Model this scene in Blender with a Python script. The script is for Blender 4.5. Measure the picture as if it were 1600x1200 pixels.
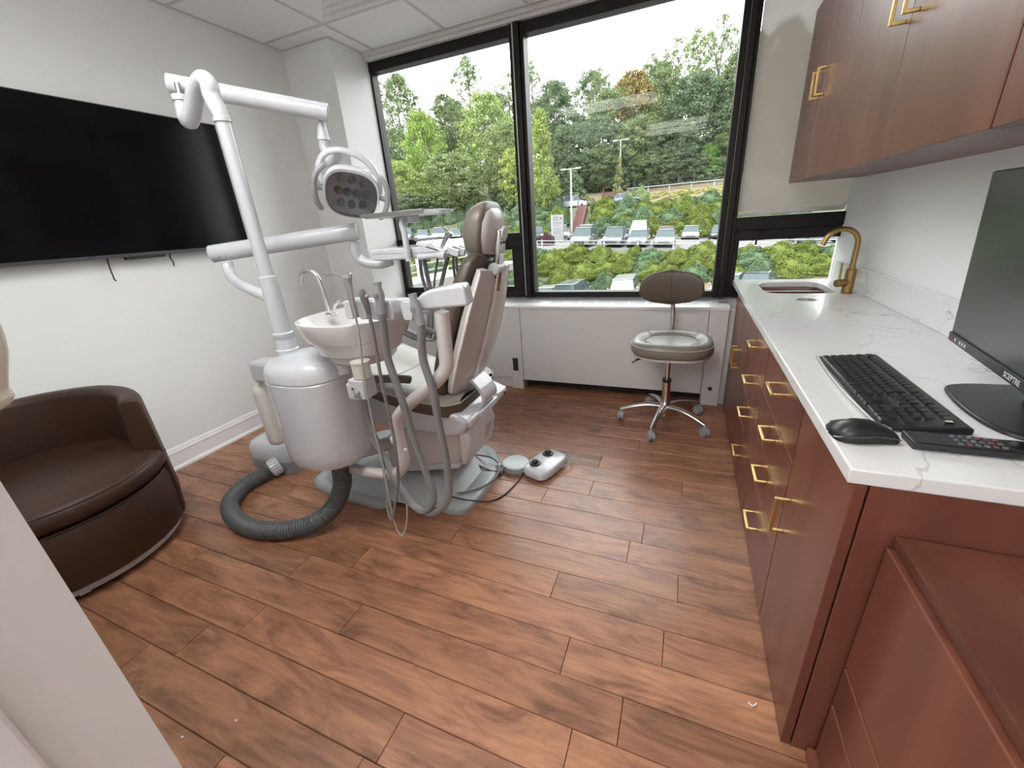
import bpy, bmesh, math, random
import numpy as np
from mathutils import Vector, Matrix
for o in list(bpy.data.objects): bpy.data.objects.remove(o)
scene = bpy.context.scene
COL = scene.collection
PI = math.pi

# ------------------------------------------------------------------ camera
H = 1.27
FPX = 632.0
RC = np.array([[0.92508936, 0.37357247, -0.06821492],      # camera right
               [0.07947258, -0.36610396, -0.9271742],      # camera down
               [-0.37134051, 0.85229778, -0.36836765]])    # camera forward
cd = bpy.data.cameras.new('camera'); cam = bpy.data.objects.new('camera', cd); COL.objects.link(cam)
cd.sensor_width = 36.0; cd.lens = FPX / 1600.0 * 36.0; cd.clip_start = 0.02; cd.clip_end = 600
cam.matrix_world = Matrix(((RC[0][0], -RC[1][0], -RC[2][0], 0), (RC[0][1], -RC[1][1], -RC[2][1], 0),
                           (RC[0][2], -RC[1][2], -RC[2][2], H), (0, 0, 0, 1)))
scene.camera = cam

# ------------------------------------------------------------------ world, sun, exposure
vs = scene.view_settings
vs.view_transform = 'Standard'; vs.look = 'None'; vs.gamma = 1.0; vs.use_curve_mapping = False
vs.exposure = 1.66
world = bpy.data.worlds.new('overcast_sky'); scene.world = world; world.use_nodes = True
wt = world.node_tree; wt.nodes.clear()
wo = wt.nodes.new('ShaderNodeOutputWorld'); wb = wt.nodes.new('ShaderNodeBackground')
wn = wt.nodes.new('ShaderNodeTexNoise'); wn.inputs['Scale'].default_value = 1.6; wn.inputs['Detail'].default_value = 4
wr = wt.nodes.new('ShaderNodeValToRGB')
wr.color_ramp.elements[0].position = .3; wr.color_ramp.elements[0].color = (.86, .89, .93, 1)
wr.color_ramp.elements[1].position = .75; wr.color_ramp.elements[1].color = (1, 1, 1, 1)
wc = wt.nodes.new('ShaderNodeTexCoord')
wt.links.new(wc.outputs['Generated'], wn.inputs['Vector']); wt.links.new(wn.outputs['Fac'], wr.inputs['Fac'])
wt.links.new(wr.outputs['Color'], wb.inputs['Color']); wb.inputs['Strength'].default_value = 2.4
wt.links.new(wb.outputs['Background'], wo.inputs['Surface'])
sd = bpy.data.lights.new('hazy_sun', 'SUN'); sd.energy = 2.4; sd.angle = math.radians(25); sd.color = (1, .97, .9)
sun = bpy.data.objects.new('hazy_sun', sd); COL.objects.link(sun)
sun.rotation_euler = (math.radians(38), 0, math.radians(-18))
LAMP = 5.2        # strength of the room troffer; the added entry fill scales from it

# ------------------------------------------------------------------ helpers
def ray(px, py): return RC.T @ np.array([px - 800.0, py - 600.0, FPX])
def A(px, py, X=None, Y=None, Z=None):
    """photo pixel -> point on the plane X=, Y= or Z="""
    r = ray(px, py); c = np.array([0, 0, H])
    ax, v = (0, X) if X is not None else ((1, Y) if Y is not None else (2, Z))
    t = (v - c[ax]) / r[ax]; p = c + r * t
    return (float(p[0]), float(p[1]), float(p[2]))
def lerp(a, b, t): return tuple(a[i] + (b[i] - a[i]) * t for i in range(3))
def spline(pts, n=8, closed=False):
    P = [np.array(p, float) for p in pts]; out = []
    m = len(P)
    for i in range(m if closed else m - 1):
        if closed: p0, p1, p2, p3 = P[i - 1], P[i], P[(i + 1) % m], P[(i + 2) % m]
        else:
            p1, p2 = P[i], P[i + 1]; p0 = P[i - 1] if i else 2 * p1 - p2; p3 = P[i + 2] if i + 2 < m else 2 * p2 - p1
        for k in range(n):
            t = k / n
            out.append(.5 * ((2 * p1) + (-p0 + p2) * t + (2 * p0 - 5 * p1 + 4 * p2 - p3) * t * t + (-p0 + 3 * p1 - 3 * p2 + p3) * t ** 3))
    if not closed: out.append(P[-1])
    return [tuple(map(float, p)) for p in out]
def sring(cx, cy, z, rx, ry, p=2.0, n=32, a0=0.0):
    out = []
    for i in range(n):
        a = a0 + 2 * PI * i / n; c, s = math.cos(a), math.sin(a)
        out.append((cx + rx * math.copysign(abs(c) ** (2 / p), c), cy + ry * math.copysign(abs(s) ** (2 / p), s), z))
    return out

class MB:
    def __init__(s): s.v = []; s.f = []
    def add(s, vs, fs):
        b = len(s.v); s.v += [tuple(map(float, v)) for v in vs]; s.f += [tuple(b + i for i in f) for f in fs]; return s
    def box(s, x0, x1, y0, y1, z0, z1):
        return s.add([(x0, y0, z0), (x1, y0, z0), (x1, y1, z0), (x0, y1, z0), (x0, y0, z1), (x1, y0, z1), (x1, y1, z1), (x0, y1, z1)],
                     [(0, 3, 2, 1), (4, 5, 6, 7), (0, 1, 5, 4), (1, 2, 6, 5), (2, 3, 7, 6), (3, 0, 4, 7)])
    def obox(s, c, sx, sy, sz, M=None):
        """box centred at c with half sizes, axes from 3x3 M (columns)"""
        M = np.eye(3) if M is None else np.array(M); vs = []
        for z in (-sz, sz):
            for x, y in ((-sx, -sy), (sx, -sy), (sx, sy), (-sx, sy)): vs.append(np.array(c) + M @ np.array([x, y, z]))
        return s.add(vs, [(0, 3, 2, 1), (4, 5, 6, 7), (0, 1, 5, 4), (1, 2, 6, 5), (2, 3, 7, 6), (3, 0, 4, 7)])
    def loft(s, rings, caps=True, closed=False):
        n = len(rings[0]); b = len(s.v); vs = [p for r in rings for p in r]; fs = []
        m = len(rings)
        for i in range(m if closed else m - 1):
            j = (i + 1) % m
            for k in range(n): fs.append((i * n + k, i * n + (k + 1) % n, j * n + (k + 1) % n, j * n + k))
        if caps and not closed: fs.append(tuple(reversed(range(n)))); fs.append(tuple((m - 1) * n + k for k in range(n)))
        return s.add(vs, fs)
    def tube(s, pts, r, n=12, caps=True, closed=False, flat=None):
        P = [np.array(p, float) for p in pts]; m = len(P); rings = []
        T = []
        for i in range(m):
            a = P[i - 1] if (i or closed) else P[i]; b = P[(i + 1) % m] if (i < m - 1 or closed) else P[i]
            t = b - a; T.append(t / (np.linalg.norm(t) + 1e-12))
        up = np.array([0, 0, 1.]) if abs(T[0][2]) < .9 else np.array([1., 0, 0])
        u = np.cross(up, T[0]); u /= np.linalg.norm(u)
        for i in range(m):
            u = u - T[i] * (u @ T[i]); u /= np.linalg.norm(u); w = np.cross(T[i], u)
            ri = r[i] if isinstance(r, (list, tuple)) else r
            ra, rb = (ri, ri) if flat is None else (ri, ri * flat)
            rings.append([P[i] + ra * math.cos(2 * PI * k / n) * u + rb * math.sin(2 * PI * k / n) * w for k in range(n)])
        return s.loft(rings, caps, closed)
    def lathe(s, prof, n=24, c=(0, 0, 0), M=None, caps=True):
        M = np.eye(3) if M is None else np.array(M); rings = []
        for r, z in prof:
            rings.append([np.array(c) + M @ np.array([max(r, 1e-4) * math.cos(2 * PI * k / n), max(r, 1e-4) * math.sin(2 * PI * k / n), z]) for k in range(n)])
        return s.loft(rings, caps)
    def prism(s, poly, fn0, fn1):
        n = len(poly)
        return s.add([fn0(p) for p in poly] + [fn1(p) for p in poly],
                     [tuple(reversed(range(n))), tuple(range(n, 2 * n))] + [(k, (k + 1) % n, n + (k + 1) % n, n + k) for k in range(n)])
    def ell(s, c, rx, ry, rz, n=16, m=10, M=None, p=2.0):
        M = np.eye(3) if M is None else np.array(M); rings = []
        for j in range(m + 1):
            t = -PI / 2 + PI * j / m; ct, st = max(math.cos(t), 1e-3), math.sin(t)
            ct = ct ** (2 / p); st = math.copysign(abs(st) ** (2 / p), st)
            rings.append([np.array(c) + M @ np.array([q[0] * ct, q[1] * ct, rz * st]) for q in sring(0, 0, 0, rx, ry, p, n)])
        return s.loft(rings)
    def build(s, name, mat, parent=None, bevel=0.0, seg=2, smooth=35, sub=0, loc=None):
        me = bpy.data.meshes.new(name)
        off = np.array(parent_world(parent)) if parent is not None else np.array(loc if loc is not None else s.base())
        me.from_pydata([tuple(np.array(v) - off) for v in s.v], [], s.f)
        bm = bmesh.new(); bm.from_mesh(me); bmesh.ops.recalc_face_normals(bm, faces=bm.faces); bm.to_mesh(me); bm.free()
        if smooth:
            me.polygons.foreach_set('use_smooth', [True] * len(me.polygons)); me.set_sharp_from_angle(angle=math.radians(smooth))
        o = bpy.data.objects.new(name, me); COL.objects.link(o)
        if mat: me.materials.append(mat)
        if parent is not None: o.parent = parent
        else: o.location = tuple(off)
        if sub:
            m_ = o.modifiers.new('subdiv', 'SUBSURF'); m_.levels = sub; m_.render_levels = sub
        if bevel:
            m_ = o.modifiers.new('bevel', 'BEVEL'); m_.width = bevel; m_.segments = seg; m_.limit_method = 'ANGLE'; m_.angle_limit = math.radians(40)
            m_.harden_normals = False
        return o
    def base(s):
        V = np.array(s.v); return ((V[:, 0].min() + V[:, 0].max()) / 2, (V[:, 1].min() + V[:, 1].max()) / 2, V[:, 2].min())
def parent_world(p):
    v = np.array(p.location); q = p.parent
    while q is not None: v = v + np.array(q.location); q = q.parent
    return v
def tag(o, label=None, cat=None, group=None, kind=None):
    if label: o['label'] = label
    if cat: o['category'] = cat
    if group: o['group'] = group
    if kind: o['kind'] = kind
    return o
def thing(name, label, cat, loc=(0, 0, 0), group=None):
    o = bpy.data.objects.new(name, None); COL.objects.link(o); o.location = loc; o.empty_display_size = .05
    return tag(o, label, cat, group)
def struct(o): o['kind'] = 'structure'; return o
def copy_tree(o, parent=None):
    c = o.copy(); COL.objects.link(c); c.parent = parent
    for ch in KIDS.get(o.name, list(o.children)): copy_tree(ch, c)
    return c
KIDS = {}
def rotz(a): c, s = math.cos(a), math.sin(a); return np.array([[c, -s, 0], [s, c, 0], [0, 0, 1.]])
def frame_to(d, up=(0, 0, 1)):
    """3x3 with local z along d"""
    d = np.array(d, float); d /= np.linalg.norm(d); u = np.array(up, float)
    if abs(d @ u) > .98: u = np.array([1., 0, 0])
    x = np.cross(u, d); x /= np.linalg.norm(x); y = np.cross(d, x)
    return np.stack([x, y, d], 1)
def text_mesh(name, body, size, mat, parent, M, extrude=.0004, align='CENTER'):
    """lettering turned into a mesh; M = 4x4 world placement"""
    cu = bpy.data.curves.new(name, 'FONT'); cu.body = body; cu.size = size; cu.extrude = extrude; cu.align_x = align; cu.align_y = 'CENTER'; cu.resolution_u = 3
    t = bpy.data.objects.new(name, cu); COL.objects.link(t); bpy.context.view_layer.update()
    me = bpy.data.meshes.new_from_object(t); bpy.data.objects.remove(t)
    me.transform(M); off = Vector(parent_world(parent)); me.transform(Matrix.Translation(-off))
    o = bpy.data.objects.new(name, me); COL.objects.link(o); o.parent = parent; me.materials.clear(); me.materials.append(mat)
    return o

# ------------------------------------------------------------------ materials
def newmat(name):
    m = bpy.data.materials.new(name); m.use_nodes = True; nt = m.node_tree
    return m, nt, nt.nodes['Principled BSDF']
def pm(name, col, rough=.5, metal=0.0, spec=.5, bump=0.0, bscale=200.0, var=0.0, vscale=8.0, coat=0.0, sheen=0.0):
    m, nt, b = newmat(name)
    b.inputs['Base Color'].default_value = (*col, 1); b.inputs['Roughness'].default_value = rough; b.inputs['Metallic'].default_value = metal
    b.inputs['Specular IOR Level'].default_value = spec; b.inputs['Coat Weight'].default_value = coat; b.inputs['Coat Roughness'].default_value = .08
    tc = nt.nodes.new('ShaderNodeTexCoord')
    if bump:
        n = nt.nodes.new('ShaderNodeTexNoise'); n.inputs['Scale'].default_value = bscale; n.inputs['Detail'].default_value = 3
        nt.links.new(tc.outputs['Object'], n.inputs['Vector'])
        bp = nt.nodes.new('ShaderNodeBump'); bp.inputs['Strength'].default_value = bump; bp.inputs['Distance'].default_value = .002
        nt.links.new(n.outputs['Fac'], bp.inputs['Height']); nt.links.new(bp.outputs['Normal'], b.inputs['Normal'])
    n = nt.nodes.new('ShaderNodeTexNoise'); n.inputs['Scale'].default_value = vscale; n.inputs['Detail'].default_value = 3
    nt.links.new(tc.outputs['Object'], n.inputs['Vector'])
    mx = nt.nodes.new('ShaderNodeMix'); mx.data_type = 'RGBA'
    v = max(var, .015)
    mx.inputs[6].default_value = tuple(c * (1 - v) for c in col) + (1,); mx.inputs[7].default_value = tuple(min(1, c * (1 + v)) for c in col) + (1,)
    nt.links.new(n.outputs['Fac'], mx.inputs[0]); nt.links.new(mx.outputs[2], b.inputs['Base Color'])
    return m
def emat(name, col, strength):
    m, nt, b = newmat(name); b.inputs['Base Color'].default_value = (.9, .9, .9, 1)
    b.inputs['Emission Color'].default_value = (*col, 1); b.inputs['Emission Strength'].default_value = strength; return m
def ramp(nt, stops):
    r = nt.nodes.new('ShaderNodeValToRGB'); e = r.color_ramp.elements
    e[0].position, e[0].color = stops[0][0], (*stops[0][1], 1); e[1].position, e[1].color = stops[-1][0], (*stops[-1][1], 1)
    for p, c in stops[1:-1]: q = e.new(p); q.color = (*c, 1)
    return r
def woodmat(name, stops, scale, axis='X', rough=.35, bump=.15, coat=.0, distort=1.6, tone=.25, fine=True, rvar=.12, detail=7):
    """long grain along one object axis; every object gets its own offset and tone"""
    m, nt, b = newmat(name); L = nt.links.new
    tc = nt.nodes.new('ShaderNodeTexCoord'); oi = nt.nodes.new('ShaderNodeObjectInfo')
    mul = nt.nodes.new('ShaderNodeVectorMath'); mul.operation = 'SCALE'; mul.inputs[0].default_value = (37, 53, 71); L(oi.outputs['Random'], mul.inputs['Scale'])
    ad = nt.nodes.new('ShaderNodeVectorMath'); ad.operation = 'ADD'; L(tc.outputs['Object'], ad.inputs[0]); L(mul.outputs[0], ad.inputs[1])
    mp = nt.nodes.new('ShaderNodeMapping'); s = [scale[1]] * 3; s['XYZ'.index(axis)] = scale[0]; mp.inputs['Scale'].default_value = s
    L(ad.outputs[0], mp.inputs['Vector'])
    n1 = nt.nodes.new('ShaderNodeTexNoise'); n1.inputs['Scale'].default_value = 1; n1.inputs['Detail'].default_value = detail; n1.inputs['Roughness'].default_value = .62; n1.inputs['Distortion'].default_value = distort
    L(mp.outputs[0], n1.inputs['Vector'])
    r1 = ramp(nt, stops); L(n1.outputs['Fac'], r1.inputs['Fac'])
    mp2 = nt.nodes.new('ShaderNodeMapping'); s2 = [scale[1] * 9] * 3; s2['XYZ'.index(axis)] = scale[0] * 3; mp2.inputs['Scale'].default_value = s2; L(ad.outputs[0], mp2.inputs['Vector'])
    n2 = nt.nodes.new('ShaderNodeTexNoise'); n2.inputs['Scale'].default_value = 1; n2.inputs['Detail'].default_value = 4; L(mp2.outputs[0], n2.inputs['Vector'])
    r2 = ramp(nt, [(.35, (.72, .70, .68)), (.6, (1, 1, 1))]); L(n2.outputs['Fac'], r2.inputs['Fac'])
    m1 = nt.nodes.new('ShaderNodeMix'); m1.data_type = 'RGBA'; m1.blend_type = 'MULTIPLY'; m1.inputs[0].default_value = .75 if fine else .07
    L(r1.outputs[0], m1.inputs[6]); L(r2.outputs[0], m1.inputs[7])
    hs = nt.nodes.new('ShaderNodeHueSaturation')
    mr = nt.nodes.new('ShaderNodeMapRange'); mr.inputs['To Min'].default_value = 1 - tone; mr.inputs['To Max'].default_value = 1 + tone; L(oi.outputs['Random'], mr.inputs['Value'])
    L(mr.outputs[0], hs.inputs['Value']); L(m1.outputs[2], hs.inputs['Color']); L(hs.outputs[0], b.inputs['Base Color'])
    mr2 = nt.nodes.new('ShaderNodeMapRange'); mr2.inputs['To Min'].default_value = rough - rvar / 2; mr2.inputs['To Max'].default_value = rough + rvar; L(n2.outputs['Fac'], mr2.inputs['Value']); b.inputs['Roughness'].default_value = rough
    if rvar: L(mr2.outputs[0], b.inputs['Roughness'])
    bp = nt.nodes.new('ShaderNodeBump'); bp.inputs['Strength'].default_value = bump; bp.inputs['Distance'].default_value = .0015
    if bump: L(n2.outputs['Fac'], bp.inputs['Height']); L(bp.outputs[0], b.inputs['Normal'])
    b.inputs['Coat Weight'].default_value = coat; b.inputs['Coat Roughness'].default_value = .15
    return m

M = {}
M['wall'] = pm('wall_paint', (.82, .828, .825), .55, bump=.06, bscale=350, var=.015)
M['trim'] = pm('white_trim_paint', (.84, .84, .85), .3)
M['tile'] = pm('ceiling_tile', (.90, .895, .875), .9, bump=.5, bscale=160, var=.03, vscale=60)
M['grid'] = pm('ceiling_grid_metal', (.62, .61, .58), .5)
M['gap'] = pm('dark_reveal', (.03, .03, .03), .9)
M['plank'] = woodmat('walnut_plank', [(.22, (.105, .047, .029)), (.40, (.24, .108, .059)), (.53, (.345, .160, .088)), (.72, (.45, .218, .116))], (2.6, 10.0), 'X', rough=.36, bump=.35, coat=.12, tone=.14, distort=2.0)
M['cherry'] = woodmat('cherry_laminate', [(.3, (.125, .040, .026)), (.5, (.165, .055, .036)), (.7, (.205, .072, .047))], (1.1, 9.0), 'Z', rough=.31, bump=.0, tone=.06, distort=.25, fine=False, rvar=.0, detail=2.5)
M['cherryh'] = woodmat('cherry_laminate_flat_grain', [(.3, (.085, .027, .017)), (.5, (.125, .042, .026)), (.7, (.165, .060, .036))], (1.6, 9.0), 'Y', rough=.36, bump=.0, tone=.05, distort=.3, fine=False, rvar=.03, detail=3)
M['cherryedge'] = pm('cherry_edge_band', (.24, .10, .066), .4)
M['white'] = pm('glossy_white_plastic', (.56, .572, .605), .16, coat=.25)
M['warmwhite'] = pm('warm_white_plastic', (.57, .54, .527), .28)
M['offwhite'] = pm('cream_plastic', (.60, .58, .53), .35)
M['greyp'] = pm('mid_grey_plastic', (.30, .31, .32), .4)
M['lgrey'] = pm('light_grey_plastic', (.50, .52, .54), .35)
M['basegrey'] = pm('blue_grey_base_paint', (.36, .39, .40), .32, var=.05)
M['hose'] = pm('grey_rubber_hose', (.20, .20, .205), .45)
M['hoselight'] = pm('pale_grey_tubing', (.42, .42, .42), .4)
M['dhose'] = pm('dark_corrugated_plastic', (.085, .09, .095), .42)
M['blackp'] = pm('black_plastic', (.016, .016, .018), .38)
M['blackgloss'] = pm('black_gloss_plastic', (.012, .012, .014), .12)
M['screen'] = pm('tv_screen_glass', (.004, .004, .005), .12, spec=.16)
M['monscreen'] = pm('monitor_screen_matte', (.035, .042, .036), .28, spec=.6)
M['taupe'] = pm('taupe_vinyl', (.185, .165, .135), .38, bump=.08, bscale=500)
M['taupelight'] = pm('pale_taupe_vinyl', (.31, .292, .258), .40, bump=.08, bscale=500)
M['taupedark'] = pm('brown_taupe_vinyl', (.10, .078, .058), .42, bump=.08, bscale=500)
M['stoolv'] = pm('grey_taupe_vinyl', (.20, .185, .155), .36, bump=.08, bscale=500)
M['pip'] = pm('pale_piping', (.55, .52, .46), .5)
M['leather'] = pm('brown_leather', (.045, .022, .013), .46, spec=.35, bump=.12, bscale=380, var=.1, vscale=14)
M['chrome'] = pm('chrome', (.78, .78, .78), .12, metal=1)
M['steel'] = pm('brushed_steel', (.50, .49, .47), .30, metal=1)
M['alu'] = pm('polished_aluminium', (.68, .68, .68), .24, metal=1)
M['brass'] = pm('satin_brass', (.74, .54, .22), .28, metal=1)
M['bronzebrass'] = pm('brushed_antique_brass', (.42, .29, .12), .34, metal=1)
M['frame'] = pm('dark_bronze_frame', (.011, .009, .0078), .42, spec=.28)
M['rad'] = pm('radiator_enamel', (.68, .675, .665), .42)
M['sill'] = pm('sill_enamel', (.82, .82, .83), .32)
M['lampdiff'] = emat('troffer_diffuser', (1, .99, .97), LAMP)
M['entry_fill'] = emat('entry_fill_light', (1, .99, .97), LAMP * .85)  # glow of the unseen fill lights added behind the camera
# ------------------------------------------------------------------ glass, quartz, shade
def glassmat(name, tint=(1, 1, 1), spec=1.0):
    m = bpy.data.materials.new(name); m.use_nodes = True; nt = m.node_tree; nt.nodes.clear()
    o = nt.nodes.new('ShaderNodeOutputMaterial'); t = nt.nodes.new('ShaderNodeBsdfTransparent'); t.inputs[0].default_value = (*tint, 1)
    g = nt.nodes.new('ShaderNodeBsdfGlossy'); g.inputs['Roughness'].default_value = .01
    fr = nt.nodes.new('ShaderNodeFresnel'); fr.inputs[0].default_value = 1.20
    mx = nt.nodes.new('ShaderNodeMixShader'); nt.links.new(fr.outputs[0], mx.inputs[0]); nt.links.new(t.outputs[0], mx.inputs[1]); nt.links.new(g.outputs[0], mx.inputs[2])
    nt.links.new(mx.outputs[0], o.inputs[0]); return m
M['glass'] = glassmat('window_glass', (.97, .985, .975))
def quartz():
    m, nt, b = newmat('white_quartz'); L = nt.links.new; tc = nt.nodes.new('ShaderNodeTexCoord')
    n = nt.nodes.new('ShaderNodeTexNoise'); n.inputs['Scale'].default_value = 2.2; n.inputs['Detail'].default_value = 5; n.inputs['Distortion'].default_value = 1.2; L(tc.outputs['Object'], n.inputs['Vector'])
    dv = nt.nodes.new('ShaderNodeVectorMath'); dv.operation = 'SCALE'; dv.inputs['Scale'].default_value = .42; L(n.outputs['Color'], dv.inputs[0])
    ad = nt.nodes.new('ShaderNodeVectorMath'); ad.operation = 'ADD'; L(tc.outputs['Object'], ad.inputs[0]); L(dv.outputs[0], ad.inputs[1])
    v = nt.nodes.new('ShaderNodeTexVoronoi'); v.feature = 'DISTANCE_TO_EDGE'; v.inputs['Scale'].default_value = 3.4; L(ad.outputs[0], v.inputs['Vector'])
    r = ramp(nt, [(.0, (.1, .1, .1)), (.006, (.6, .6, .6)), (.016, (1, 1, 1))]); L(v.outputs[0], r.inputs[0])
    n2 = nt.nodes.new('ShaderNodeTexNoise'); n2.inputs['Scale'].default_value = 5; n2.inputs['Detail'].default_value = 2; L(tc.outputs['Object'], n2.inputs['Vector'])
    r2 = ramp(nt, [(.50, (1, 1, 1)), (.68, (0, 0, 0))]); L(n2.outputs['Fac'], r2.inputs[0])
    mxm = nt.nodes.new('ShaderNodeMix'); mxm.data_type = 'RGBA'; mxm.blend_type = 'LIGHTEN'; mxm.inputs[0].default_value = 1; L(r.outputs[0], mxm.inputs[6]); L(r2.outputs[0], mxm.inputs[7])
    c = nt.nodes.new('ShaderNodeMix'); c.data_type = 'RGBA'; c.inputs[6].default_value = (.38, .385, .40, 1); c.inputs[7].default_value = (.78, .785, .79, 1); L(mxm.outputs[2], c.inputs[0])
    L(c.outputs[2], b.inputs['Base Color']); b.inputs['Roughness'].default_value = .14; return m
M['quartz'] = quartz()
def shademat():
    m = bpy.data.materials.new('roller_shade_fabric'); m.use_nodes = True; nt = m.node_tree; nt.nodes.clear(); L = nt.links.new
    o = nt.nodes.new('ShaderNodeOutputMaterial'); d = nt.nodes.new('ShaderNodeBsdfDiffuse'); d.inputs[0].default_value = (.62, .59, .54, 1)
    t = nt.nodes.new('ShaderNodeBsdfTranslucent'); t.inputs[0].default_value = (.62, .59, .54, 1); tr = nt.nodes.new('ShaderNodeBsdfTransparent')
    m1 = nt.nodes.new('ShaderNodeMixShader'); m1.inputs[0].default_value = .18; L(d.outputs[0], m1.inputs[1]); L(t.outputs[0], m1.inputs[2])
    m2 = nt.nodes.new('ShaderNodeMixShader'); m2.inputs[0].default_value = .16; L(m1.outputs[0], m2.inputs[1]); L(tr.outputs[0], m2.inputs[2]); L(m2.outputs[0], o.inputs[0]); return m
M['shade'] = shademat()

# ------------------------------------------------------------------ room shell
XL, XR, YW, ZC = -2.81, .855, 3.13, 2.53
YB = -2.6
floor = struct(MB().box(XL - .2, XR + .2, YB - .2, YW + .2, -.25, -.012).build('floor', M['gap'], smooth=0))
# planks, each its own board
rows0, pitch = 1.1452, .1240
joints = {}
for px_, py_ in ((1059, 925), (1036, 1010), (880, 1035), (375, 985), (925, 760), (845, 785), (1066, 760), (560, 875), (230, 1010)):
    p = A(px_, py_, Z=0); joints.setdefault(math.floor((p[1] - rows0) / pitch), []).append(p[0])
rng = random.Random(4)
def plank(x0, x1, y0, y1):
    e = .0022; d = .0025
    x0 += .0006; x1 -= .0006; y0 += .0007; y1 -= .0007
    me = MB().add([(x0, y0, -.011), (x1, y0, -.011), (x1, y1, -.011), (x0, y1, -.011), (x0, y0, -d), (x1, y0, -d), (x1, y1, -d), (x0, y1, -d),
                   (x0 + e * .4, y0 + e, 0), (x1 - e * .4, y0 + e, 0), (x1 - e * .4, y1 - e, 0), (x0 + e * .4, y1 - e, 0)],
                  [(0, 3, 2, 1), (0, 1, 5, 4), (1, 2, 6, 5), (2, 3, 7, 6), (3, 0, 4, 7), (4, 5, 9, 8), (5, 6, 10, 9), (6, 7, 11, 10), (7, 4, 8, 11), (8, 9, 10, 11)])
    # origin at the board's own centre so that every board carries its own grain
    c = np.array([(x0 + x1) / 2, (y0 + y1) / 2, 0]); m_ = bpy.data.meshes.new('plank')
    m_.from_pydata([tuple(np.array(v) - c) for v in me.v], [], me.f); m_.materials.append(M['plank'])
    o = bpy.data.objects.new('plank', m_); COL.objects.link(o); o.parent = floor
    o.location = tuple(c - parent_world(floor)); return o
for k in range(-9, 15):
    y0 = rows0 + pitch * k; y1 = min(y0 + pitch, 2.98)
    if y1 - y0 < .03: continue
    js = sorted(joints.get(k, []))
    if js:
        xs = [js[0]]
        for j in js[1:]: xs.append(j)
        while xs[0] - 1.25 > XL: xs.insert(0, xs[0] - rng.uniform(.85, 1.25))
        while xs[-1] + 1.25 < XR: xs.append(xs[-1] + rng.uniform(.85, 1.25))
    else:
        xs = [XL + rng.uniform(.2, 1.1)]
        while xs[-1] + .5 < XR: xs.append(xs[-1] + rng.uniform(.8, 1.25))
    xs = [XL] + [x for x in xs if XL + .08 < x < XR - .05] + [XR]
    for a, b in zip(xs[:-1], xs[1:]): plank(a, b, y0, y1)
# corridor floor behind the camera
tag(MB().box(XL, XR, YB, rows0 - 9 * pitch, -.012, 0).build('plank', M['plank'], floor, smooth=0))

def wall(name, *b): return struct(MB().box(*b).build(name, M['wall'], smooth=0))
wall('wall_left', XL - .15, XL, YB, YW + .2, 0, ZC + .1)
wall('wall_right', XR, XR + .15, YB, YW + .075, 0, ZC + .1)
wall('wall_back', XL, XR, YB - .15, YB, 0, ZC + .1)
wall('wall_front', XL, -.60, .034, .115, 0, ZC)                         # the partition beside the opening the camera looks through
wall('wall_window', XL, XR, YW + .04, YW + .2, 0, .70)
struct(MB().box(XL, XR, YW + .04, YW + .2, 2.47, ZC + .1).build('wall_header', M['wall'], smooth=0))
wall('wall_column', XL, -2.375, 2.746, YW + .035, 0, ZC)
wall('wall_pier', XL, -2.40, YW + .035, YW + .12, 0, ZC)
# door casing on the end of the partition
c = struct(MB().box(-.618, -.590, -.03, .0345, 0, 2.2).build('trim_1', M['trim'], bevel=.004))
# baseboard on the left wall: body, cap, shoe as one profile
def baseboard(name, x0, y0, y1, sgn=1):
    prof = [(0, 0), (.026, 0), (.026, .012), (.018, .022), (.014, .024), (.014, .098), (.017, .102), (.017, .112), (.010, .116), (.010, .126), (.006, .134), (0, .136)]
    return struct(MB().prism(prof, lambda p: (x0 + sgn * p[0], y0, p[1]), lambda p: (x0 + sgn * p[0], y1, p[1])).build(name, M['trim'], smooth=30))
baseboard('baseboard_left', XL, .115, 2.746)
struct(MB().prism([(0, 0), (.02, 0), (.016, .12), (0, .13)], lambda p: (XL, 2.746 - p[0], p[1]), lambda p: (-2.375, 2.746 - p[0], p[1])).build('baseboard_column', M['trim'], smooth=30))

# ceiling: slab, grid bars, tiles
ceiling = struct(MB().box(XL - .15, XR + .15, YB - .15, YW + .2, ZC + .06, ZC + .2).build('ceiling', M['gap'], smooth=0))
gx0, gy0, G = -2.257, 2.59, .61
xs = [XL + .006] + [x for x in (gx0 + G * k for k in range(-1, 8)) if XL + .05 < x < XR - .02] + [XR - .004]
ys = [YB + .004] + [y for y in (gy0 - G * k for k in range(9, -2, -1)) if YB + .03 < y < YW - .06] + [YW - .055]
LIGHTS = [(gx0 + G, gx0 + 3 * G, gy0 - 4 * G, gy0 - 3 * G), (gx0 + 2 * G, gx0 + 4 * G, gy0 - 7 * G, gy0 - 6 * G), (gx0 + 2 * G, gx0 + 4 * G, gy0 - 8 * G, gy0 - 7 * G)]  # room troffer first; the other two are added to brighten from behind
DIFF = (gx0, gx0 + G, gy0 - G, gy0)
def inside(cx, cy, r): return r[0] < cx < r[1] and r[2] < cy < r[3]
for i in range(len(xs) - 1):
    for j in range(len(ys) - 1):
        cx, cy = (xs[i] + xs[i + 1]) / 2, (ys[j] + ys[j + 1]) / 2
        if any(inside(cx, cy, r) for r in LIGHTS + [DIFF]) or (cx < -2.375 and cy > 2.746): continue
        MB().box(xs[i] + .011, xs[i + 1] - .011, ys[j] + .011, ys[j + 1] - .011, ZC + .002, ZC + .02).build('tile', M['tile'], ceiling, smooth=0)
MB().box(XL + .017, gx0 - .011, gy0 + .011, 2.735, ZC + .002, ZC + .02).build('tile', M['tile'], ceiling, smooth=0)
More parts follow.
